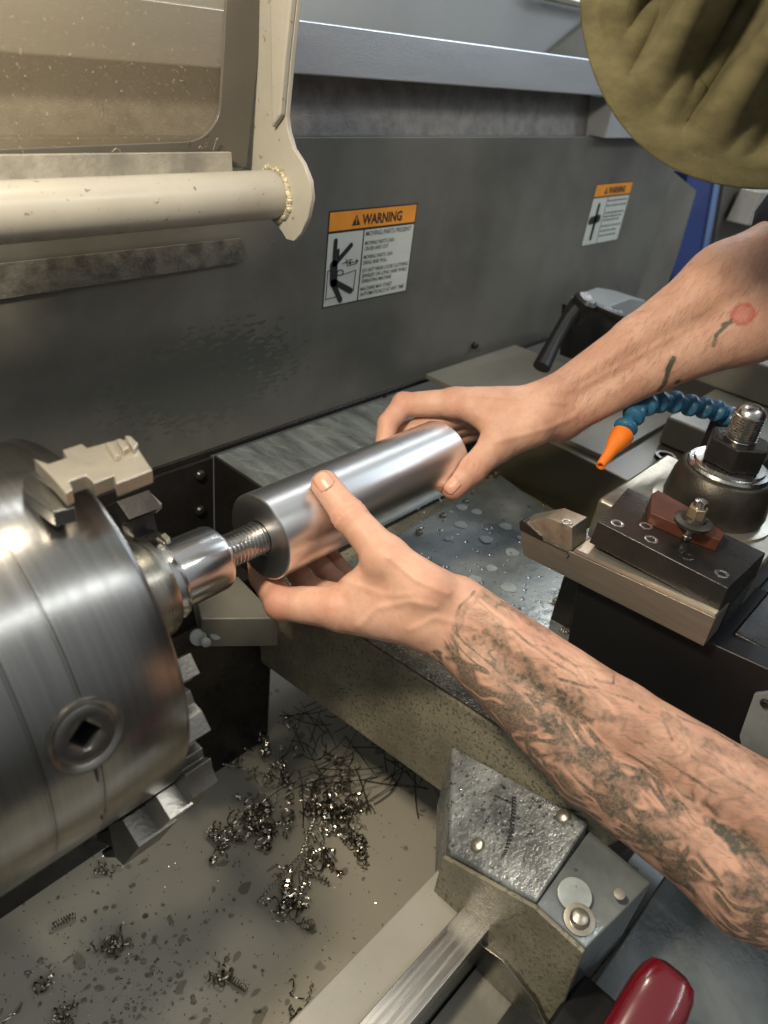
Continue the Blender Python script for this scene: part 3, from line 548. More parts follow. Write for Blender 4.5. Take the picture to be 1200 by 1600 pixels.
ax0 = at(905, 478, 84); t_ = at(842, 572, 82)
MB().lathe(at(903, 486, 84.5), _n(at(916, 468, 83.4)-at(903, 486, 84.5)), [(-1, 1.25), (.0, 1.45), (1.6, 1.4), (1.9, 1.0), (1.95, .1)], 24).build('hub', 'dark', lv, True)
MB().tube([ax0, at(886, 500, 83.5), at(868, 530, 83), at(846, 574, 82)], [1.05, .85, .8, 1.0], 12).build('arm', 'black', lv, True)
MB().tube([at(915, 474, 84), at(935, 483, 85), at(965, 497, 86)], [.7, .55, .9], 12).build('stud', 'dark', lv, True)

# ------------------------------------------------------------------ tool slide, tool post, holder, parting tool
sl = thing('compound_slide', 'matt black slide body under the tool holder', 'tool slide', (22, -22, -10))
MB().prism(P([(902, 912), (1118, 1008), (1215, 1052), (1215, 1075), (1165, 1200), (1050, 1180), (885, 1010)], 'x', 16.6), (9, 0, 0)).build('slide_body', 'black', sl, bevel=.12)
MB().box((22, -34, -12), (44, -12.5, -2.2)).build('slide_base', 'dark', sl, bevel=.2)
MB().box((18.5, -40, -4), (32, -26.2, -.8)).build('slide_top', 'dark', sl, bevel=.2)
MB().prism(P([(1178, 1085), (1215, 1080), (1215, 1190), (1165, 1200), (1155, 1150)], 'x', 16.2), (-.0+.35, 0, 0)).build('side_cover', 'plate', sl, bevel=.05)
bolt(sl, pl(1196, 1098, 'x', 16.2), (-1, 0, 0), .3, .25, 'dark')
tp = thing('tool_post', 'quick change tool post with a dark cone and big hex nut', 'tool post', (28.5, -19.5, -2))
MB().box((22.2, -25.4, -2.1), (34.5, -13.2, 1.55)).build('post_block', 'boltgrey', tp, bevel=.35)
MB().lathe((28.5, -19.7, 1.55), (0, 0, 1), [(0, 4.5), (.18, 4.5), (.22, 4.2)], 48).build('base_ring', 'tooltop', tp, True)
MB().lathe((28.5, -19.7, 1.75), (0, 0, 1), [(0, 3.75), (.5, 3.85), (2.2, 3.65), (3.2, 3.35), (3.35, 3.2), (3.4, 3.0)], 64).build('cone', 'bronze', tp, True)
MB().lathe((28.5, -19.7, 5.1), (0, 0, 1), [(0, 2.95), (.15, 3.0), (.35, 2.9), (.4, 2.6), (.6, 2.55), (.65, 2.1)], 48).build('washer', 'steel', tp, True)
hexp = [(28.5+2.25*math.cos(math.radians(60*k+18)), -19.7+2.25*math.sin(math.radians(60*k+18)), 5.75) for k in range(6)]
MB().prism(hexp, (0, 0, 1.9)).build('hex_nut', 'dark', tp, bevel=.16)
th = [(0, 1.05)]; z_ = .1
while z_ < 1.9: th += [(z_, 1.0), (z_+.06, 1.12), (z_+.1, 1.12), (z_+.16, 1.0)]; z_ += .2
th += [(2.0, 1.05), (2.3, .98), (2.6, .75), (2.75, .4), (2.8, .02)]
MB().lathe((28.5, -19.7, 7.6), (0, 0, 1), th, 36).build('stud', 'steel', tp, True)
th_ = thing('tool_holder', 'black block tool holder with socket screws clamped on the tool post', 'tool holder', (18, -20, 0))
hp = [(16.6, -15.8, 1.75), (16.6, -25.6, 1.75), (21.9, -25.6, 1.75), (21.9, -15.0, 1.75)]
topz = 3.55
MB().hexa([(15.85, -16.0, 1.75), (15.85, -25.3, 1.75), (22.1, -25.5, 1.5), (22.1, -15.2, 1.5), (15.95, -16.1, topz), (15.95, -25.2, topz), (22.1, -25.4, topz), (22.1, -15.2, topz)]).build('upper_jaw', 'dark', th_, bevel=.08)
MB().box((18.2, -25.4, -3.0), (22.15, -15.2, 1.48)).build('holder_back', 'dark', th_, bevel=.08)
for (u, v) in ((965, 818), (1018, 843), (1074, 869), (1128, 897), (1010, 822)):
    p = pl(u, v, 'z', topz)
    MB().lathe(p, (0, 0, 1), [(-.2, .46), (.03, .46), (.05, .38), (.02, .26), (-.25, .24), (-.25, .01)], 20, False).build('set_screw', 'steel', th_, True)
MB().prism(P([(1012, 788), (1022, 782), (1075, 812), (1125, 850), (1118, 862), (1072, 845), (1010, 818)], 'z', topz), (0, 0, .9)).build('rust_red_plate', 'red_rust', th_, bevel=.05)
nc = pl(1072, 842, 'z', topz+.1)
MB().lathe(nc, (0, 0, 1), [(0, .28), (.3, .35), (.35, .3), (1.3, .3), (1.3, .01)], 20).build('adjusting_stud', 'steel', th_, True)
MB().lathe(nc+np.array((0, 0, 1.2)), (0, 0, 1), [(0, .5), (.05, 1.2), (.28, 1.25), (.36, 1.1), (.4, .8), (.6, .72)], 36).build('washer', 'bronze', th_, True)
MB().prism([nc+np.array((.62*math.cos(math.radians(60*k+10)), .62*math.sin(math.radians(60*k+10)), 1.75)) for k in range(6)], (0, 0, .8)).build('hex_nut', 'brass', th_, bevel=.06)
MB().lathe(nc+np.array((0, 0, 2.5)), (0, 0, 1), [(0, .4), (.1, .42), (.5, .4), (.55, .28), (.3, .2), (.3, .01)], 24).build('stud_tip', 'steel', th_, True)
pt = thing('parting_tool', 'long bronze-toned parting tool holder with clamped blade tip, pointing at the bar', 'cutting tool', (16, -18, 0))
x0t = 15.3
side = P([(812, 826), (892, 862), (1118, 966), (1099, 1010), (905, 912), (818, 868)], 'x', x0t)
MB().prism(side, (2.4, 0, 0)).build('shank', 'toolbody', pt, bevel=.05)
MB().prism([p+np.array((-.01, 0, .0)) for p in P([(896, 862), (1117, 964), (1118, 960), (900, 857)], 'x', x0t)], (2.6, 0, 0)).build('lit_shank_top', 'tooltop', pt)  # lit top face of the shank, light put into a brighter metal
MB().prism(P([(812, 818), (842, 812), (858, 809), (894, 824), (893, 860), (887, 862), (870, 852), (850, 846), (815, 830)], 'x', x0t-.02), (2.1, 0, 0)).build('clamp_head', 'boltgrey', pt, bevel=.05)
MB().prism(P([(811, 815), (818, 813), (846, 838), (848, 846), (812, 828)], 'x', x0t-.12), (.6, 0, 0)).build('carbide_insert', 'dark', pt, bevel=.03)
MB().tube([p for p in P([(846, 844), (885, 862), (889, 868), (886, 872)], 'x', x0t-.03)], .05, 5).build('clamp_slot', 'hole', pt)
cs = pl(884, 818, 'x', x0t+1.05); 
tp_pts = P([(842, 812), (858, 809), (894, 824)], 'x', x0t-.03)
n3 = _n(np.cross(tp_pts[2]-tp_pts[1], (1, 0, 0))); n3 = n3 if n3[2] > 0 else -n3
_rr = ray(886, 816); _q = CAM+_rr*(n3.dot(tp_pts[1]-CAM)/n3.dot(_rr))
MB().lathe(_q, n3, [(-.3, .42), (.06, .42), (.08, .34), (.05, .22), (-.2, .2), (-.2, .01)], 20, False).build('clamp_screw', 'boltgrey', pt, True)
yl = MB().box(at(1192, 860, 52)+np.array((0, 0, -1.2)), at(1215, 850, 55)).build('yellow_tag', 'yellow'); tag(yl, 'small yellow tag at the right border beside the tool post', 'tag')
# ------------------------------------------------------------------ coolant hose
hz = thing('coolant_hose', 'segmented blue coolant hose with an orange nozzle arching over the tool post', 'hose', at(1100, 640, 66))
hp = [((974, 676), 61), ((984, 655), 61.3), ((1005, 634), 61.8), ((1024, 628), 62.5), ((1048, 627), 63.3), ((1072, 632), 64.2), ((1094, 636), 65), ((1114, 640), 65.8), ((1132, 646), 66.5), ((1150, 660), 67)]
hp = [at(u, v, t) for (u, v), t in hp]
for i in range(len(hp)-1):
    a, b = hp[i], hp[i+1]; d = _n(b-a); l_ = np.linalg.norm(b-a)*1.12
    MB().lathe(a, d, [(-.1, .45), (0, .5), (.12, .80), (.35, .97), (.65, .98), (.9, .85), (l_*.8, .58), (l_*1.0, .5)], 24).build('hose_segment', 'blueplastic', hz, True)
na, nb = at(971, 682, 60.9), at(938, 728, 58.6); d = _n(nb-na); l_ = np.linalg.norm(nb-na)
MB().lathe(na, d, [(-.35, .7), (-.2, .95), (.1, .95), (l_*.25, .78), (l_*.5, .52), (l_*.75, .42), (l_, .36), (l_, .24), (l_*.7, .22)], 28).build('nozzle', 'orange', hz, True)
MB().box(at(1150, 660, 67)+np.array((-1, -1, -6)), at(1150, 660, 67)+np.array((2, 2, .6))).build('hose_mount', 'dark', hz, bevel=.3)
# ------------------------------------------------------------------ swarf
def tz(u, v): return pl(u, v, 'z', ty+.1)
def clump(px, n, spread, rad, wire=.05, lab=None, group='clumps of swarf on the tray'):
    mb = MB(); c = tz(*px)
    for i in range(n):
        p = c+np.array((rng.normal(0, spread), rng.normal(0, spread), abs(rng.normal(0, spread*.25))+rad)); a = rng.uniform(0, 6.28); l_ = rng.uniform(.6, 2.2)
        q = p+np.array((math.cos(a)*l_, math.sin(a)*l_, rng.uniform(-.2, .5))); m_ = (p+q)/2+rng.normal(0, .35, 3)*(1, 1, .4)
        rr = rad*rng.choice((.35, .7, 1.1, 1.5)); helix([p, m_, q], rr, rng.uniform(1, 5), wire*rng.uniform(.8, 2.2), mb, 4)
    o = mb.build('swarf_clump', 'chip', smooth=True); tag(o, lab, 'swarf', group); return o
clump((412, 1285), 34, 1.5, .42, lab='densest tangle of curled metal chips on the tray, left of the long straight strands')
clump((520, 1262), 30, 1.7, .5, lab='tangle of big looped metal chips near the dark corner of the tray')
clump((446, 1412), 20, .9, .38, lab='compact ball of metal chips at the lower end of the long strands')
clump((495, 1345), 9, .8, .35, lab='small group of metal curls between the strands and the shaded tray edge')
clump((345, 1315), 12, .9, .38, lab='loose row of metal curls just right of the lowest chuck jaw')
clump((420, 1200), 22, 1.9, .34, lab='spread of metal curls at the far shaded edge of the tray')
clump((170, 1485), 8, .35, .3, lab='little spiky tuft of metal chips below the chuck on the bare tray')
clump((100, 1590), 6, .6, .26, lab='metal chips at the very bottom left of the tray')
clump((165, 1364), 4, .15, .32, lab='single shiny ring of chip under the chuck body')
clump((345, 1520), 5, .3, .28, lab='small chip ring with a short tail near the bottom centre')
clump((470, 1590), 7, .5, .3, lab='metal chips beside the bed wall at the bottom edge')
clump((550, 1320), 12, .8, .34, lab='metal curls in the shade at the right of the tray')
clump((45, 1560), 4, .5, .25, lab='chips near the left border at the bottom')
def strand(px, r, wire, lab, coil=None):
    mb = MB(); pts = [tz(*p)+np.array((0, 0, .5)) for p in px]
    fine = []
    for i in range(len(pts)-1):
        for k in range(5): fine.append(pts[i]*(1-k/5)+pts[i+1]*k/5)
    fine.append(pts[-1])
    L_ = sum(np.linalg.norm(fine[i+1]-fine[i]) for i in range(len(fine)-1))
    helix(fine, r, L_/(coil or .35), wire, mb, 4, n=int(L_/(coil or .35)*7)); o = mb.build('long_chip', 'chip', smooth=True); tag(o, lab, 'metal chip', 'long coiled chips')
strand([(560, 1145), (530, 1200), (500, 1260), (470, 1340), (400, 1418)], .14, .045, 'longest coiled strand running from the dark corner down to a dark oval stain')
strand([(520, 1270), (475, 1345), (440, 1400)], .13, .045, 'shorter coiled strand parallel to the longest one')
strand([(335, 1195), (400, 1210), (470, 1232), (540, 1238), (600, 1210)], .12, .045, 'coiled strand lying across the far edge of the lit tray')
strand([(430, 1260), (440, 1190), (470, 1165)], .10, .05, 'short upright strand crossing the far strand')
strand([(478, 1300), (480, 1360), (484, 1392)], .16, .05, 'dark straight coil hanging right of the long strands')
strand([(82, 1452), (120, 1434)], .26, .05, 'short tight spring shaped chip at the left of the tray', .22)
strand([(355, 1530), (385, 1550)], .26, .05, 'short spring shaped chip near the bottom centre', .22)
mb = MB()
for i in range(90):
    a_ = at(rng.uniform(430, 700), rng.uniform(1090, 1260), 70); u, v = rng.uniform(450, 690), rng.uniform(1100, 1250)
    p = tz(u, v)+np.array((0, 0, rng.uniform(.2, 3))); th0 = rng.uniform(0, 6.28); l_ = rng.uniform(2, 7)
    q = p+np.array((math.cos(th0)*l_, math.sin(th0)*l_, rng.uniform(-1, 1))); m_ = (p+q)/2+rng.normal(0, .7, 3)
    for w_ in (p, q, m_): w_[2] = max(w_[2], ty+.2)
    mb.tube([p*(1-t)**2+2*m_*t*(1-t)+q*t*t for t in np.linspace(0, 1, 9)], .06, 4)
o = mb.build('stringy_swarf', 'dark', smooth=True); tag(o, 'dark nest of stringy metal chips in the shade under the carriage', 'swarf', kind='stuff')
mb = MB()
for i in range(520):
    u, v = rng.uniform(0, 600), rng.uniform(1250, 1600)
    if i % 3 == 0: u, v = rng.normal(170, 70), rng.normal(1530, 40)
    p = tz(u, v); l_ = rng.uniform(.04, .16); a_ = rng.uniform(0, 6.28); q = p+np.array((math.cos(a_)*l_, math.sin(a_)*l_, .03))
    mb.tube([p, q], rng.uniform(.02, .045), 4)
o = mb.build('fine_chips', 'chip'); tag(o, 'fine metal dust and slivers scattered over the cream tray', 'metal slivers', kind='stuff')
mb = MB()
for i in range(420):
    u, v = rng.uniform(650, 900), rng.uniform(760, 1000); p = onplate(u, v)
    if i < 160: p = onplate(rng.normal(860, 45), rng.normal(965, 28))
    l_ = rng.uniform(.05, .22); a_ = rng.uniform(0, 6.28); mb.tube([p, p+np.array((math.cos(a_)*l_, math.sin(a_)*l_, .05))], .02, 4)
helix([onplate(875, 985)+(0, 0, .3), onplate(888, 992)+(0, 0, .3)], .35, 4, .04, mb)
for i in range(60):
    k = rng.uniform(); p = np.array(tl[0])*(1-k)+np.array(tl[1])*k; p = p+np.array((.35+rng.uniform(0, .7), 0, .1)); l_ = .15; a_ = rng.uniform(0, 6.28); mb.tube([p, p+np.array((math.cos(a_)*l_, math.sin(a_)*l_, .05))], .03, 4)
o = mb.build('plate_chips', 'chip'); tag(o, 'fine bright chips scattered on the oily cover plate', 'metal slivers', kind='stuff')

bead = bpy.data.materials.new('clear_coolant'); bead.use_nodes = True; bb = bead.node_tree.nodes['Principled BSDF']
bb.inputs['Transmission Weight'].default_value = 1; bb.inputs['Roughness'].default_value = .04; bb.inputs['IOR'].default_value = 1.36; bb.inputs['Base Color'].default_value = (.93, .95, .92, 1)
def beads(n, f, lab, rmax=.2):
    mb_ = MB()
    for i in range(n):
        c, n_ = f(); r_ = rmax*rng.uniform(.25, 1)**1.5
        mb_.lathe(c, n_, [(-.01, r_), (r_*.18, r_*.93), (r_*.34, r_*.72), (r_*.43, r_*.4), (r_*.46, r_*.02)], 12, True)
    o = mb_.build('coolant_beads', bead, None, True); tag(o, lab, 'droplets', kind='stuff')
beads(260, lambda: (onplate(rng.uniform(650, 905), rng.uniform(745, 1000)), nrm), 'clear beads of coolant on the oily cover plate', .22)
def _fb():
    a, b = rng.uniform(0, 1, 2); u = 706+(915-706)*a-18*b; v = 1180+(1290-1180)*a+140*b-20*a*b; c, n_ = onblock(u, v); return c+n_*.01, n_
beads(240, _fb, 'clear beads of coolant on the top of the wiper block', .15)
beads(150, lambda: (tz(rng.normal(190, 110), rng.normal(1510, 60))-(0, 0, .1), np.array((0, 0, 1.))), 'clear beads of coolant on the cream tray', .3)
# ------------------------------------------------------------------ person
def smin(a, b, k):
    if k <= 0: return np.minimum(a, b)
    h = np.clip(.5+.5*(b-a)/k, 0, 1); return b*(1-h)+a*h-k*h*(1-h)
def cone(p, a, b, r1, r2):
    ba = b-a; t = np.clip(((p-a)@ba)/max(ba@ba, 1e-9), 0, 1); return np.linalg.norm(p-(a+t[:, None]*ba), axis=1)-(r1+(r2-r1)*t)
def chain(p, pts, rs, k):
    d = None
    for i in range(len(pts)-1):
        c = cone(p, pts[i], pts[i+1], rs[i], rs[i+1]); d = c if d is None else smin(d, c, k)
    return d
A = lambda u, v, t: np.array(at(u, v, t))
V = lambda *a: np.array(a, float)
imgdir = lambda a, b: R@np.array([a, b, 0.0])
# joints -----------------------------------------------------------
LW = A(705, 962, 49.6); lp = imgdir(.57, -.82)*1.0
Lmid = A(945, 1155, 46.6); Lfar = A(1200, 1335, 43.6); Lel = A(1370, 1450, 42.0)
LI = dict(mcp=A(530, 950, 50.6), pip=V(0.35, -2.2, -4.5), dip=V(1.3, 1.0, -4.6), tip=V(2.2, 2.9, -3.6))
LT = dict(cmc=A(668, 922, 48.6), mcp=A(603, 872, 49.2), ip=A(544, 804, 49.95), tip=A(508, 757, 50.35))
RW = A(868, 642, 62.6); Rmid = A(1010, 556, 60.2); Rfar = A(1150, 472, 58.2); Rel = A(1290, 395, 58)
RT = dict(cmc=A(832, 668, 61.2), mcp=A(777, 694, 60.6), ip=A(738, 734, 60.0), tip=A(708, 763, 59.7))
RI = dict(mcp=A(712, 630, 62.8), pip=A(631, 632, 63.6), dip=A(606, 662, 62.6), tip=A(600, 692, 61.6))
def h3(p, s):                                  # cheap value noise
    return (np.sin(p@np.array((1.7, 2.3, .9))*s)+np.sin(p@np.array((-2.1, 1.1, 1.9))*s+1.3)+np.sin(p@np.array((.6, -1.9, 2.6))*s*1.7+2.1)+np.sin(p@np.array((2.9, .4, -1.2))*s*2.3+.4))/4
def ridge(d, p, px, w_, h_):                    # a vein or tendon lifting the skin
    near = np.abs(d) < 1.2
    if not near.any(): return d
    q = p[near]; best = np.full(len(q), 9.0)
    for a_, b_ in zip(px[:-1], px[1:]):
        A_, B_ = ray(*a_), ray(*b_); c = q-CAM; dep = c@fwd; qa = c/dep[:, None]; ba = B_-A_; t = np.clip(((qa-A_)@ba)/(ba@ba), 0, 1)
        best = np.minimum(best, np.linalg.norm(qa-(A_+t[:, None]*ba), axis=1)*dep)
    d = d.copy(); d[near] -= h_*np.exp(-(best/w_)**2); return d
def left_arm(p):
    # fingers under the bar
    fs = []
    base = LI['mcp']
    for i, (dx, k, r) in enumerate(((0, 1, 1.15), (3.0, 1.0, .95), (5.6, .97, .88), (7.4, .88, .78))):
        off = V(dx*.8, -0.25*i, -.9*i); m = base+off
        pp = LI['pip']+V(dx+.1*i, .3*i, -.75*i); dd = LI['dip']+V(dx-.1*i, .1*i, -.5*i); tt_ = LI['tip']+V(dx-.2*i, -.3*i, -.1*i)
        f = chain(p, [m, pp, dd, tt_], [1.3*r, 1.02*r, .88*r, .72*r], .15)
        kn = np.linalg.norm(p-pp, axis=1)-1.08*r; f = smin(f, kn, .25)
        fs.append(f)
    fg = fs[0]
    for f in fs[1:]: fg = smin(fg, f, .12)
    wr_u, wr_l = LW+lp*1.15, LW-lp*1.05
    palm = None
    for i, dx in enumerate((0, 2.1, 4.1, 5.8)):
        m = base+V(dx, -.25*i, -.15*i); w_ = LW+V(.4*i-.2, .15*i, -.5*i)*.9
        c = cone(p, w_, m, 1.75, 1.42-.08*i); palm = c if palm is None else smin(palm, c, .9)
    palm = smin(palm, cone(p, A(655, 962, 49.6), A(545, 950, 50.9), 2.15, 1.6), .8)
    palm = smin(palm, cone(p, A(640, 925, 49.3), A(575, 925, 50.2), 1.75, 1.35), .9)     # first web muscle
    th = chain(p, [LT['cmc'], LT['mcp'], LT['ip'], LT['tip']], [1.75, 1.38, 1.10, .98], .35)
    th = smin(th, np.linalg.norm(p-(LT['ip']+(LT['mcp']-LT['ip'])*.05), axis=1)-1.19, .3)
    th = smin(th, np.linalg.norm(p-LT['mcp'], axis=1)-1.52, .5)
    # flat thumb pad: the end is wider than deep
    hand = smin(palm, th, .75); hand = smin(hand, fg, .45)
    hand = smin(hand, cone(p, A(592, 890, 49.6), A(560, 915, 50.3), 1.0, 1.0), .9)
    fa = smin(cone(p, wr_u, Lmid+lp*1.5, 1.62, 2.45), cone(p, wr_l, Lmid-lp*1.9, 1.62, 2.45), .8)
    fa = smin(fa, smin(cone(p, Lmid+lp*1.5, Lfar+lp*2.1, 2.45, 2.75), cone(p, Lmid-lp*1.9, Lfar-lp*2.1, 2.45, 2.75), .8), .5)
    fa = smin(fa, smin(cone(p, Lfar+lp*2.1, Lel, 2.75, 4.0), cone(p, Lfar-lp*2.1, Lel, 2.75, 4.0), 1), 1.5)
    d = smin(hand, fa, 1.6)
    for pts_, h_ in (([(560, 978), (590, 950), (640, 940), (680, 948)], .07), ([(640, 985), (680, 965), (720, 975)], .06), ([(610, 872), (650, 905), (700, 928)], .09), ([(780, 975), (850, 1030), (930, 1075), (1010, 1110), (1100, 1180)], .07), ([(900, 1150), (990, 1210), (1090, 1260)], .06), ([(535, 905), (600, 930), (640, 930)], .05)):
        d = ridge(d, p, pts_, .22, h_)
    d = d+.014*h3(p, 1.1)
    for c_, ax_ in ((LI['mcp']+imgdir(-.5, -.1), imgdir(1, .1)),):
        for o_ in (-.3, 0, .35):
            rr = np.linalg.norm(p-c_, axis=1); s_ = (p-c_)@ax_-o_+.08*np.sin(p[:, 2]*3+o_*7); d = d+.022*np.exp(-(s_/.06)**2)*np.clip(3.2-rr, 0, 1)
    # creases
    for (c, ax, r, dep) in ((LT['ip']-imgdir(.55, .83)*0, _n(LT['tip']-LT['mcp']), 1.3, .05),):
        for o_ in (-.28, -.1, .1, .3):
            rr = np.linalg.norm(p-c, axis=1); s_ = (p-c)@ax-o_+.10*rr*np.sin(o_*20)+.05*np.sin(p[:, 0]*5+o_*9); d = d+.06*np.exp(-(s_/.045)**2)*np.clip(1.9-rr, 0, 1)
    return d
def right_arm(p):
    rp = imgdir(.5, .87)
    base = RI['mcp']
    chains = [([RI['mcp'], RI['pip'], RI['dip'], RI['tip']], 1.0)]
    for i, dx in ((1, 1.3), (2, 2.4), (3, 3.2)):
        m = A(712+22*i, 634+8*i, 62.8+1.5*i); chains.append(([m, V(19.2-dx*.4, 4.7+.1*i, 1.2-1.3*i), V(17.8-dx*.3, 4.3, -1.2-1.1*i), V(17.0-dx*.3, 3.0, -2.6-.8*i)], .97-.06*i))
    fg = None
    for pts, r in chains:
        f = chain(p, pts, [1.28*r, 1.0*r, .88*r, .74*r], .2); f = smin(f, np.linalg.norm(p-pts[1], axis=1)-1.08*r, .25)
        fg = f if fg is None else smin(fg, f, .12)
    palm = None
    for i in range(4):
        m = A(712+22*i, 630+8*i, 62.8+1.5*i); w_ = A(856+6*i, 630+10*i, 62.2+.6*i)
        c = cone(p, w_, m, 1.5, 1.36-.05*i); palm = c if palm is None else smin(palm, c, .8)
    palm = smin(palm, cone(p, A(845, 655, 61.8), A(775, 650, 62.4), 1.6, 1.3), .9)
    th = chain(p, [RT['cmc'], RT['mcp'], RT['ip'], RT['tip']], [1.65, 1.36, 1.10, .98], .35)
    th = smin(th, np.linalg.norm(p-RT['ip'], axis=1)-1.16, .3); th = smin(th, np.linalg.norm(p-RT['mcp'], axis=1)-1.45, .5)
    hand = smin(palm, th, .8); hand = smin(hand, fg, .4)
    hand = smin(hand, cone(p, A(775, 670, 61.6), A(742, 645, 62.4), 1.1, .9), .9)
    fa = smin(cone(p, RW-rp*1.1, Rmid-rp*1.35, 1.55, 2.1), cone(p, RW+rp*.9, Rmid+rp*1.05, 1.55, 2.05), .8)
    fa = smin(fa, smin(cone(p, Rmid-rp*1.35, Rfar-rp*1.8, 2.1, 2.75), cone(p, Rmid+rp*1.05, Rfar+rp*2.0, 2.05, 2.8), .8), .6)
    fa = smin(fa, smin(cone(p, Rfar-rp*1.8, Rel-rp*1.2, 2.75, 3.4), cone(p, Rfar+rp*2.0, Rel+rp*1.2, 2.8, 3.4), 1.), 1.5)
    d = smin(hand, fa, 1.6)
    for pts_, h_ in (([(700, 612), (760, 618), (840, 625), (880, 630)], .09), ([(745, 650), (790, 660), (835, 665)], .05), ([(770, 612), (820, 640), (850, 660)], .05), ([(775, 690), (815, 680), (860, 668), (900, 650)], .08), ([(900, 610), (990, 560), (1080, 510)], .06)):
        d = ridge(d, p, pts_, .24, h_)
    d = d+.014*h3(p, 1.1)+.012*h3(p, 3.2)
    ax = _n(RT['tip']-RT['mcp'])
    for o_ in (-.28, -.1, .1, .28):
        s_ = (p-RT['ip'])@ax-o_; d = d+.065*np.exp(-((s_+.05*np.sin(p[:, 0]*6))/.045)**2)*(np.linalg.norm(p-RT['ip'], axis=1) < 1.5)
    ax = _n(RI['pip']-RI['mcp'])
    for o_ in (-.15, .05, .25):
        s_ = (p-RI['pip'])@ax-o_; d = d+.04*np.exp(-(s_/.05)**2)*(np.linalg.norm(p-RI['pip'], axis=1) < 1.5)
    return d
def cyl_cut(d, p):
    rad = np.hypot(p[:, 1], p[:, 2])-3.1; ax = np.maximum(-p[:, 0], p[:, 0]-19.45)
    dc = np.minimum(np.maximum(rad, ax), 0)+np.linalg.norm(np.stack([np.maximum(rad, 0), np.maximum(ax, 0)]), axis=0)
    return np.maximum(d, -(dc-.015))
def arms(p): return cyl_cut(np.minimum(left_arm(p), right_arm(p)), p)
def mesh_sdf(f, lo, hi, h, B=14):
    lo = np.array(lo, float); n = np.ceil((np.array(hi)-lo)/h).astype(int); n = ((n+B-1)//B)*B
    G = np.full(tuple(n+1), 9.0, np.float32); nb = n//B
    idx = np.stack(np.meshgrid(*[np.arange(k) for k in nb], indexing='ij'), -1).reshape(-1, 3)
    cen = lo+(idx+.5)*B*h; dc = f(cen); half = B*h*.87*1.15
    for i in np.nonzero(dc < -half)[0]:
        a = idx[i]*B; G[a[0]:a[0]+B+1, a[1]:a[1]+B+1, a[2]:a[2]+B+1] = -9
    act = idx[np.abs(dc) <= half]
    loc = np.stack(np.meshgrid(*[np.arange(B+1)]*3, indexing='ij'), -1).reshape(-1, 3)
    for a in act:
        g = f(lo+(a*B+loc)*h).astype(np.float32).reshape(B+1, B+1, B+1); s_ = a*B
        G[s_[0]:s_[0]+B+1, s_[1]:s_[1]+B+1, s_[2]:s_[2]+B+1] = g
    ins = G < 0; c = np.zeros(tuple(n), np.int8)
    for dx in (0, 1):
        for dy in (0, 1):
            for dz in (0, 1): c += ins[dx:n[0]+dx, dy:n[1]+dy, dz:n[2]+dz]
    cells = np.argwhere((c > 0) & (c < 8)); vid = -np.ones(tuple(n), np.int32); vid[tuple(cells.T)] = np.arange(len(cells))
    acc = np.zeros((len(cells), 3)); cnt = np.zeros(len(cells))
    co = [(a, b, d_) for a in (0, 1) for b in (0, 1) for d_ in (0, 1)]
    for i, a in enumerate(co):
        for b in co[i+1:]:
            if sum(abs(x-y) for x, y in zip(a, b)) != 1: continue
            ga = G[tuple((cells+a).T)]; gb = G[tuple((cells+b).T)]; m = (ga < 0) != (gb < 0)
            t = np.where(m, ga/(ga-gb+1e-12), 0); pt = np.array(a)+t[:, None]*(np.array(b)-np.array(a)); acc[m] += pt[m]; cnt[m] += 1
    verts = lo+(cells+acc/cnt[:, None])*h
    faces = []
    for ax in range(3):
        u, v = (ax+1) % 3, (ax+2) % 3; sl0 = [slice(0, n[k]) for k in range(3)]; sl1 = list(sl0); sl1[ax] = slice(1, n[ax]+1)
        g0 = ins[tuple(sl0)]; g1 = ins[tuple(sl1)]; e = np.argwhere(g0 != g1); e = e[(e[:, u] > 0) & (e[:, v] > 0)]
        du = np.zeros(3, int); du[u] = 1; dv_ = np.zeros(3, int); dv_[v] = 1
        q = np.stack([vid[tuple((e-du-dv_).T)], vid[tuple((e-dv_).T)], vid[tuple(e.T)], vid[tuple((e-du).T)]], 1)
        fl = g0[tuple(e.T)]; q[~fl] = q[~fl][:, ::-1]; q = q[(q >= 0).all(1)]; faces.append(q)
    return verts, np.concatenate(faces)
def np_mesh(name, v, f):
    me = bpy.data.meshes.new(name); me.vertices.add(len(v)); me.vertices.foreach_set('co', (v*S).astype(np.float32).ravel())
    me.loops.add(f.size); me.loops.foreach_set('vertex_index', f.astype(np.int32).ravel()); me.polygons.add(len(f))
    me.polygons.foreach_set('loop_start', np.arange(0, f.size, 4, dtype=np.int32)); me.update(calc_edges=True); me.validate(); return me
def grad(f, p, e=.03):
    g = np.stack([f(p+np.eye(3)[i]*e)-f(p-np.eye(3)[i]*e) for i in range(3)], 1); return g/np.maximum(np.linalg.norm(g, axis=1, keepdims=True), 1e-9)
vl, fl_ = mesh_sdf(lambda p: cyl_cut(left_arm(p), p), (-3, -48, -16), (17, 7, 7), .115)
vr, fr = mesh_sdf(lambda p: cyl_cut(right_arm(p), p), (10, -28, -9), (47, 9, 27), .115)
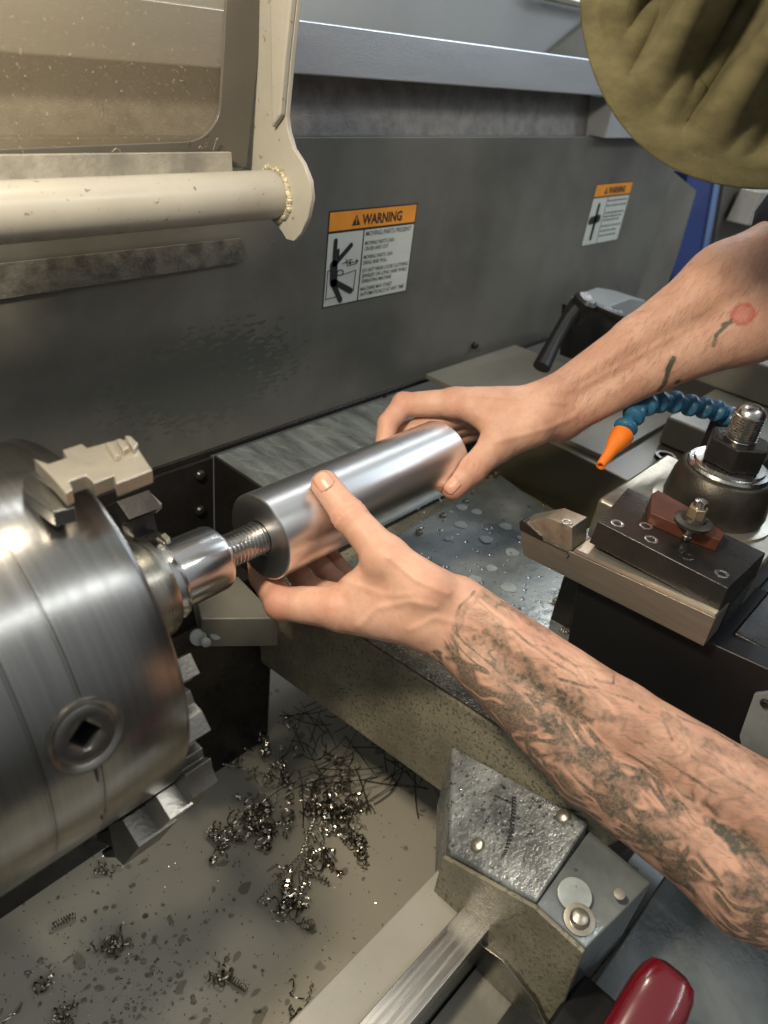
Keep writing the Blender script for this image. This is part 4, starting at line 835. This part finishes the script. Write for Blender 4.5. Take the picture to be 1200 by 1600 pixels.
# upper arms, shoulders, neck and head (coarse, mostly out of frame)
RS, LS = V(62, -28, 32), V(35, -50, 16); HD = V(33.5, -19, 40); hips = V(84, -74, -18)
def trunk(p):
    mid = (RS+LS)/2
    d = cone(p, Rel, RS, 4.3, 6.2); d = np.minimum(d, cone(p, Lel, LS, 4.1, 6.2))
    t = cone(p, RS, LS, 6.0, 6.0); t = smin(t, cone(p, mid+V(4, -4, -5), hips, 12, 14), 6); t = smin(t, cone(p, RS*.75+LS*.25, hips+V(8, 8, 0), 7, 10), 5); t = smin(t, cone(p, RS*.25+LS*.75, hips-V(8, 8, 0), 7, 10), 5)
    d = smin(d, t, 4); d = smin(d, cone(p, mid, HD+V(5, -5, -3), 6.5, 5.8), 3)
    hd = cone(p, HD+V(1.5, -1, 2), HD+V(-3, 3, -5), 9.0, 6.2); d = smin(d, hd, 2.5)
    nose = cone(p, HD+V(-6.5, 6.5, -1), HD+V(-8.6, 8.6, -5.5), 1.0, 1.5); d = smin(d, nose, 1)
    d = smin(d, cone(p, HD+V(-4.2, 8.4, -3), HD+V(-8.4, 4.2, -3), .8, .8), 2)
    s_ = _n(V(1, 1, 0))
    for sg in (-1, 1): d = smin(d, cone(p, HD+s_*sg*8.2+V(0, 0, -1), HD+s_*sg*8.6+V(0, 0, -4.5), 1.3, 1.0), .8)
    return d
vt, ft = mesh_sdf(trunk, (5, -100, -40), (110, 8, 56), 1.0, 10)
V_all = np.concatenate([vl, vr, vt]); F_all = np.concatenate([fl_, fr+len(vl), ft+len(vl)+len(vr)])
person = thing('person', 'person in olive cloth hat and dark sleeve holding the shiny bar with tattooed arms', 'person', (50, -35, 0))
me = np_mesh('body', V_all, F_all)
# real marks on the skin: ink, redness
ink = np.zeros(len(V_all)); red = np.zeros(len(V_all))
nl, nr = len(vl), len(vr)
def hit(u, v, f):
    d = ray(u, v); d = d/np.linalg.norm(d); t = 30.0
    for _ in range(90):
        s_ = f((CAM+d*t)[None])[0]; t += max(s_, -.2)*.8
        if abs(s_) < .01: break
        if t > 90: return None
    return CAM+d*t
pL = V_all[:nl]; inkL = np.zeros(nl)
wob = np.stack([h3(pL, 1.3), h3(pL+5, 1.3), h3(pL+9, 1.3)], 1)*.38+np.stack([h3(pL, 4.), h3(pL+5, 4.), h3(pL+9, 4.)], 1)*.22
def stroke(px, r, dens, soft=.5, fn=left_arm):
    pts = [hit(u, v, fn) for u, v in px]; pts = [q for q in pts if q is not None]
    if not pts: return
    for i in range(max(1, len(pts)-1)):
        a, b = pts[i], pts[min(i+1, len(pts)-1)]; d = cone(pL+wob*min(1, r*1.2), a, b, 0, 0); inkL[:] = np.maximum(inkL, min(1, dens*1.25)*np.clip((r*1.22-d)/(r*soft)+.0, 0, 1))
# outlines of the tattoo, dark shading masses along the ulnar side
for px, r, dn in (([(770, 985), (800, 1030), (850, 1062)], .75, .62), ([(745, 1010), (790, 1060), (830, 1110)], .7, .5), ([(820, 1060), (860, 1090), (900, 1110)], .85, .8), ([(840, 1110), (880, 1150)], .7, .75),
                  ([(880, 1165), (930, 1190), (970, 1230)], .95, .85), ([(940, 1230), (950, 1270)], .6, .6), ([(985, 1240), (1005, 1215)], .55, .95), ([(975, 1270), (985, 1225)], .45, .8),
                  ([(1000, 1300), (1040, 1330), (1060, 1370)], 1.0, .8), ([(960, 1310), (1010, 1350)], .7, .6), ([(1052, 1248), (1058, 1265)], .42, .95), ([(1110, 1285), (1135, 1305)], .4, .85), ([(1145, 1305), (1150, 1330)], .35, .85),
                  ([(1165, 1320), (1180, 1350), (1190, 1400)], .7, .75), ([(1150, 1380), (1180, 1440)], .6, .7), ([(790, 1100), (820, 1140)], .6, .7), ([(860, 1200), (900, 1240)], .5, .5),
                  ([(730, 950), (760, 925)], .3, .35), ([(760, 935), (800, 950), (850, 985)], .45, .55), ([(890, 1080), (950, 1120)], .5, .55), ([(930, 1110), (1000, 1140), (1060, 1190)], .5, .38),
                  ([(1040, 1120), (1100, 1160), (1200, 1200)], .4, .42), ([(720, 960), (715, 985)], .35, .4), ([(1070, 1160), (1200, 1260)], .3, .25)):
    stroke(px, r, dn)
for px in ([(742, 925), (720, 945), (712, 965), (722, 975), (712, 990)], [(800, 945), (860, 985), (930, 1020), (975, 1050)], [(850, 1010), (900, 1040), (960, 1052), (958, 1068), (930, 1062)], [(870, 1060), (930, 1075), (990, 1095)],
           [(985, 1050), (1010, 1075), (1060, 1090)], [(1000, 1105), (1040, 1130), (1050, 1155)], [(1060, 1120), (1120, 1145), (1180, 1180)], [(1100, 1130), (1150, 1165), (1200, 1195)], [(740, 1000), (800, 985), (860, 1030), (900, 1055)], [(1080, 1180), (1140, 1215), (1200, 1250)],
           [(760, 1040), (790, 1020), (830, 1050)], [(980, 1150), (1040, 1190), (1120, 1240)]):
    stroke(px, .13, .62, .8)
ink[:nl] = inkL
# right forearm: thin branch tattoos and a red birthmark-like round
pL = V_all[nl:nl+nr]; inkR = np.zeros(nr); inkL = inkR; wob = np.zeros_like(pL)
for px, r, dn in (([(1115, 540), (1120, 522), (1133, 510), (1142, 500)], .16, .95), ([(1130, 508), (1142, 503)], .2, .9), ([(1052, 560), (1045, 575), (1038, 600), (1030, 610)], .24, .95), ([(1058, 597), (1052, 612)], .3, .7)):
    stroke(px, r, dn, .8, right_arm)
ink[nl:nl+nr] = inkR*1.7
c_ = hit(1161, 491, right_arm); dr = np.linalg.norm(V_all[nl:nl+nr]-c_, axis=1); red[nl:nl+nr] = 1.15*(.8+.25*h3(V_all[nl:nl+nr], 5))*np.clip((1.0+.1*h3(V_all[nl:nl+nr], 2.5)-dr)/.3, 0, 1)*(.75+.35*(dr > .65))
for c, r, a_ in ((LT['ip'], 1.5, .42), (LT['tip'], 1.3, .35), (LI['pip'], 2.0, .5), (LI['mcp'], 2.2, .3), (RT['ip'], 1.5, .38), (RT['tip'], 1.4, .42), (RI['pip'], 1.7, .42), (RI['dip'], 1.4, .3), (RI['mcp'], 1.9, .22), (RW, 2.6, .28), (LW, 2.0, .15)):
    d = np.linalg.norm(V_all-c, axis=1); red = np.maximum(red, a_*np.clip(1-d/r, 0, 1)**.7)
def attr(nm, val): a = me.attributes.new(nm, 'FLOAT', 'POINT'); a.data.foreach_set('value', val.astype(np.float32))
attr('ink', ink); attr('red', red)
axL = _n(Lfar-LW); cL = _n(lp-axL*(lp@axL)); dL = np.cross(axL, cL); q_ = V_all-LW; sL = q_@axL; tL = np.arctan2(q_@dL, q_@cL)*3.4
tat = np.zeros(len(V_all)); tat[:nl] = np.clip((sL[:nl]-.3+.8*h3(V_all[:nl], 1.2))/.9, 0, 1)*np.clip((38-sL[:nl])/2, 0, 1)
lowside = np.zeros(len(V_all)); lowside[:nl] = np.clip(.5-(q_@cL)[:nl]/2.6+.25*h3(V_all[:nl], .7), 0, 1)
attr('tattoo', tat); attr('ulnar', lowside)
av = me.attributes.new('armco', 'FLOAT_VECTOR', 'POINT'); av.data.foreach_set('vector', np.stack([sL*.105, q_@cL*.21, q_@dL*.21], 1).astype(np.float32).ravel())
def skin_mat():
    m = bpy.data.materials.new('skin'); m.use_nodes = True; N, L = nodes(m); b = N['Principled BSDF']
    tc = N.new('ShaderNodeTexCoord')
    def nz(s, d=5): n = N.new('ShaderNodeTexNoise'); n.inputs['Scale'].default_value = s; n.inputs['Detail'].default_value = d; L.new(tc.outputs['Object'], n.inputs['Vector']); return n
    def mix(f, a, c):
        x = N.new('ShaderNodeMix'); x.data_type = 'RGBA'
        if hasattr(f, 'links') or not isinstance(f, float): L.new(f, x.inputs['Factor'])
        else: x.inputs['Factor'].default_value = f
        for i, s_ in ((6, a), (7, c)):
            if isinstance(s_, tuple): x.inputs[i].default_value = (*s_, 1)
            else: L.new(s_, x.inputs[i])
        return x.outputs[2]
    def rng_(src, a, b_, c, d): r = N.new('ShaderNodeMapRange'); L.new(src, r.inputs[0]); r.inputs[1].default_value = a; r.inputs[2].default_value = b_; r.inputs[3].default_value = c; r.inputs[4].default_value = d; return r.outputs[0]
    c = mix(rng_(nz(45).outputs['Fac'], .3, .7, 0, 1), (0.50, 0.275, 0.19), (0.61, 0.37, 0.265))
    c = mix(rng_(nz(260, 3).outputs['Fac'], .55, .75, 0, .35), c, (0.50, 0.20, 0.13))
    ar = N.new('ShaderNodeAttribute'); ar.attribute_name = 'red'; c = mix(ar.outputs['Fac'], c, (0.43, 0.105, 0.08))
    ai = N.new('ShaderNodeAttribute'); ai.attribute_name = 'ink'
    n1 = rng_(nz(330, 6).outputs['Fac'], .32, .66, 1.15, .6); n2 = rng_(nz(95, 5).outputs['Fac'], .38, .64, 1.15, .5)
    m1 = N.new('ShaderNodeMath'); m1.operation = 'MULTIPLY'; L.new(n1, m1.inputs[0]); L.new(n2, m1.inputs[1])
    m2 = N.new('ShaderNodeMath'); m2.operation = 'MULTIPLY'; m2.use_clamp = True; L.new(m1.outputs[0], m2.inputs[0]); L.new(ai.outputs['Fac'], m2.inputs[1])
    at_ = N.new('ShaderNodeAttribute'); at_.attribute_name = 'tattoo'; au = N.new('ShaderNodeAttribute'); au.attribute_name = 'ulnar'; ac = N.new('ShaderNodeAttribute'); ac.attribute_name = 'armco'
    def M_(op, a, b_=None, cl=False):
        x = N.new('ShaderNodeMath'); x.operation = op; x.use_clamp = cl
        for i, q in enumerate((a, b_)):
            if q is None: continue
            if isinstance(q, (int, float)): x.inputs[i].default_value = q
            else: L.new(q, x.inputs[i])
        return x.outputs[0]
    tn = N.new('ShaderNodeTexNoise'); tn.inputs['Scale'].default_value = 1.9; tn.inputs['Detail'].default_value = 2.2; tn.inputs['Roughness'].default_value = .55; tn.inputs['Distortion'].default_value = 1.1; L.new(ac.outputs['Vector'], tn.inputs['Vector'])
    fr_ = M_('FRACT', M_('MULTIPLY', tn.outputs['Fac'], 6.0))
    line = M_('SUBTRACT', 1.0, M_('MULTIPLY', M_('ABSOLUTE', M_('SUBTRACT', fr_, .04)), 14.0), True)
    shade = M_('POWER', M_('ABSOLUTE', M_('SUBTRACT', M_('MULTIPLY', fr_, 2.0), 1.0)), 1.3)
    tb = N.new('ShaderNodeTexNoise'); tb.inputs['Scale'].default_value = 1.9; tb.inputs['Detail'].default_value = 3; L.new(ac.outputs['Vector'], tb.inputs['Vector'])
    zone = rng_(tb.outputs['Fac'], .38, .56, 0.2, 1)
    sh = M_('MULTIPLY', M_('MULTIPLY', shade, zone), rng_(au.outputs['Fac'], .25, .85, .45, 2.1))
    tot = M_('MULTIPLY', M_('MAXIMUM', M_('MULTIPLY', line, .42), sh), at_.outputs['Fac'], True)
    tot = M_('MULTIPLY', tot, rng_(nz(700, 4).outputs['Fac'], .3, .7, 1.0, .6))
    class _O: pass
    m2o = M_('MAXIMUM', M_('MULTIPLY', m2.outputs[0], .98), tot, True)
    c = mix(m2o, c, (0.075, 0.070, 0.050)); L.new(c, b.inputs['Base Color'])
    b.inputs['Roughness'].default_value = .52; b.inputs['Specular IOR Level'].default_value = .35; b.inputs['Subsurface Weight'].default_value = .12; b.inputs['Subsurface Radius'].default_value = (1.0, .35, .2); b.inputs['Subsurface Scale'].default_value = .003
    v = N.new('ShaderNodeTexVoronoi'); v.inputs['Scale'].default_value = 800; L.new(tc.outputs['Object'], v.inputs['Vector'])
    ad = N.new('ShaderNodeMath'); ad.operation = 'MULTIPLY_ADD'; L.new(nz(420, 5).outputs['Fac'], ad.inputs[0]); ad.inputs[1].default_value = 1.6; L.new(v.outputs['Distance'], ad.inputs[2])
    ad2 = N.new('ShaderNodeMath'); ad2.operation = 'MULTIPLY_ADD'; L.new(nz(110, 3).outputs['Fac'], ad2.inputs[0]); ad2.inputs[1].default_value = 2.0; L.new(ad.outputs[0], ad2.inputs[2])
    bp = N.new('ShaderNodeBump'); bp.inputs['Strength'].default_value = .16; bp.inputs['Distance'].default_value = .0004; L.new(ad2.outputs[0], bp.inputs['Height']); L.new(bp.outputs[0], b.inputs['Normal'])
    return m
MT['skin'] = skin_mat()
body = link('body', me, 'skin', person, True)
# nails: curved plates laid on the thumb ends
def nail(tip, ip, fn, outward, wid, ln, back):
    ax = _n(tip-ip); o_ = outward-ax*(outward@ax); o_ = _n(o_); sd = np.cross(ax, o_); c = tip+ax*back; mb = MB(); nu, nv = 9, 11; vs = []
    for j in range(nv):
        for i in range(nu):
            s_ = (i/(nu-1)*2-1); t = (j/(nv-1)*2-1); ww = wid*(1-.22*max(0, t)**3)*(1 if t < .6 else math.sqrt(max(0.02, 1-((t-.6)/.43)**2)))*(1 if t > -.7 else math.sqrt(max(.05, 1-((-.7-t)/.33)**2)))
            p = c+sd*s_*ww+ax*t*ln+o_*2.0
            for _ in range(30): p = p-o_*max(-.3, fn(p[None])[0])*.9
            vs.append(p+o_*(.045-.03*abs(s_)**3))
    mb.add(vs, [(j*nu+i, j*nu+i+1, (j+1)*nu+i+1, (j+1)*nu+i) for j in range(nv-1) for i in range(nu-1)])
    o = mb.build('fingernail', 'nail', person, True); md_ = o.modifiers.new('t', 'SOLIDIFY'); md_.thickness = .0006; md_.offset = -1; return o
toc = lambda p: _n(CAM-p)
nail(LT['tip'], LT['ip'], left_arm, toc(LT['tip'])+imgdir(-.35, -.55), .60, .72, .10)
nail(RT['tip'], RT['ip'], right_arm, toc(RT['tip'])+imgdir(-.45, .05), .58, .68, .12)
# arm hair
def hairs(verts, fn, n, axis, cond, mb, lmin, lmax, wd):
    cand = verts[cond(verts)]; sel = cand[rng.choice(len(cand), min(n, len(cand)), replace=False)]; nn = grad(fn, sel)
    for p, nv_ in zip(sel, nn):
        t = axis+rng.normal(0, .28, 3); t = t-nv_*(t@nv_); t = _n(t); l_ = rng.uniform(lmin, lmax); s_ = np.cross(nv_, t)*wd
        a = p; b_ = p+t*l_*.5+nv_*l_*.22; c = p+t*l_+nv_*l_*.16+rng.normal(0, .05, 3); i = len(mb.v)
        mb.v += [a-s_, a+s_, b_+s_*.8, b_-s_*.8, c]; mb.f += [(i, i+1, i+2, i+3), (i+3, i+2, i+4)]
hb = MB(); axr = _n(RW-Rfar)+imgdir(.25, .55)*.8
hairs(vr, right_arm, 4800, _n(axr), lambda v: ((v-RW)@_n(Rfar-RW) > .3) & ((v-RW)@_n(Rfar-RW) < 26), hb, .5, 1.3, .0042)
me2 = from_arrays(hb.v, hb.f); link('arm_hair', me2, 'hair', person)
hb = MB(); axl = _n(LW-Lfar)+imgdir(-.2, .6)*.7
hairs(vl, left_arm, 3200, _n(axl), lambda v: ((v-LW)@_n(Lfar-LW) > 1.5) & ((v-LW)@_n(Lfar-LW) < 30), hb, .35, .9, .0045)
me2 = from_arrays(hb.v, hb.f); link('arm_hair', me2, 'hair', person)
# shirt
def shirt(p):
    mid = (RS+LS)/2
    d = cone(p, Rel+imgdir(.1, -1)*1.4, RS, 5.6, 7.2); d = np.minimum(d, cone(p, Lel+(LS-Lel)*.45, LS, 5.6, 7.2))
    t = cone(p, RS, LS, 6.9, 6.9); t = smin(t, cone(p, mid+V(4, -4, -5), hips, 13, 15), 6); t = smin(t, cone(p, RS*.75+LS*.25, hips+V(8, 8, 0), 8, 11), 5); t = smin(t, cone(p, RS*.25+LS*.75, hips-V(8, 8, 0), 8, 11), 5)
    return smin(d, t, 4)+.25*h3(p, .6)
vs_, fs_ = mesh_sdf(shirt, (5, -100, -40), (115, 8, 50), .8, 10)
link('shirt', np_mesh('shirt', vs_, fs_), 'navy', person, True)
# olive hat: a soft crown with wrinkles, hem band and a short brim, seen from above
Hc = A(1246, -18, 39.5); hn = _n(toc(Hc)*1.0+V(.05, -.05, .55)+imgdir(.15, -.1)); e1 = _n(np.cross(hn, imgdir(0, 1))); e2 = np.cross(hn, e1)
dA = imgdir(.83, .55); dB = imgdir(.55, -.83); na_, nr_ = 360, 150; vs = []
for j in range(nr_+1):
    q = j/nr_
    for i in range(na_):
        t = 2*math.pi*i/na_; cx, cy = math.cos(t), math.sin(t); rho = 10.9*q*(1+.03*math.sin(2*t+.6)+.012*math.sin(5*t))
        hgt = 4.6*(1-q**2.6)
        x, y = rho*cx, rho*cy; pp_ = e1*x+e2*y; w1 = pp_@dA; w2 = pp_@dB
        fold = (math.sin(w1*1.55+.5*math.sin(w2*.3+1)+.9)*.75+math.sin(w1*3.1+.8*math.sin(w2*.4))*.26+math.sin(w1*5.9+w2*.5)*.06+math.sin(w1*.8-w2*.9)*.10)
        amp = min(1, q*2.5)*max(0, min(1, (.93-q)/.25))
        hgt += fold*amp*3.4
        if q > .9: hgt += .03*math.sin((q-.9)/.1*math.pi)**.5
        vs.append(Hc+e1*x+e2*y+hn*hgt)
fs = [(j*na_+i, j*na_+(i+1) % na_, (j+1)*na_+(i+1) % na_, (j+1)*na_+i) for j in range(nr_) for i in range(na_)]
cloth = mat('olive_cloth', (0.135, 0.12, 0.062), 0.9, var=.25, vscale=35, bump=.9, bscale=1100, spec=.1, stretch=(1, 1, 2.5))
mh = from_arrays(vs, fs); hat = link('hat', mh, cloth, person, True); md_ = hat.modifiers.new('t', 'SOLIDIFY'); md_.thickness = .0035; md_.offset = -1
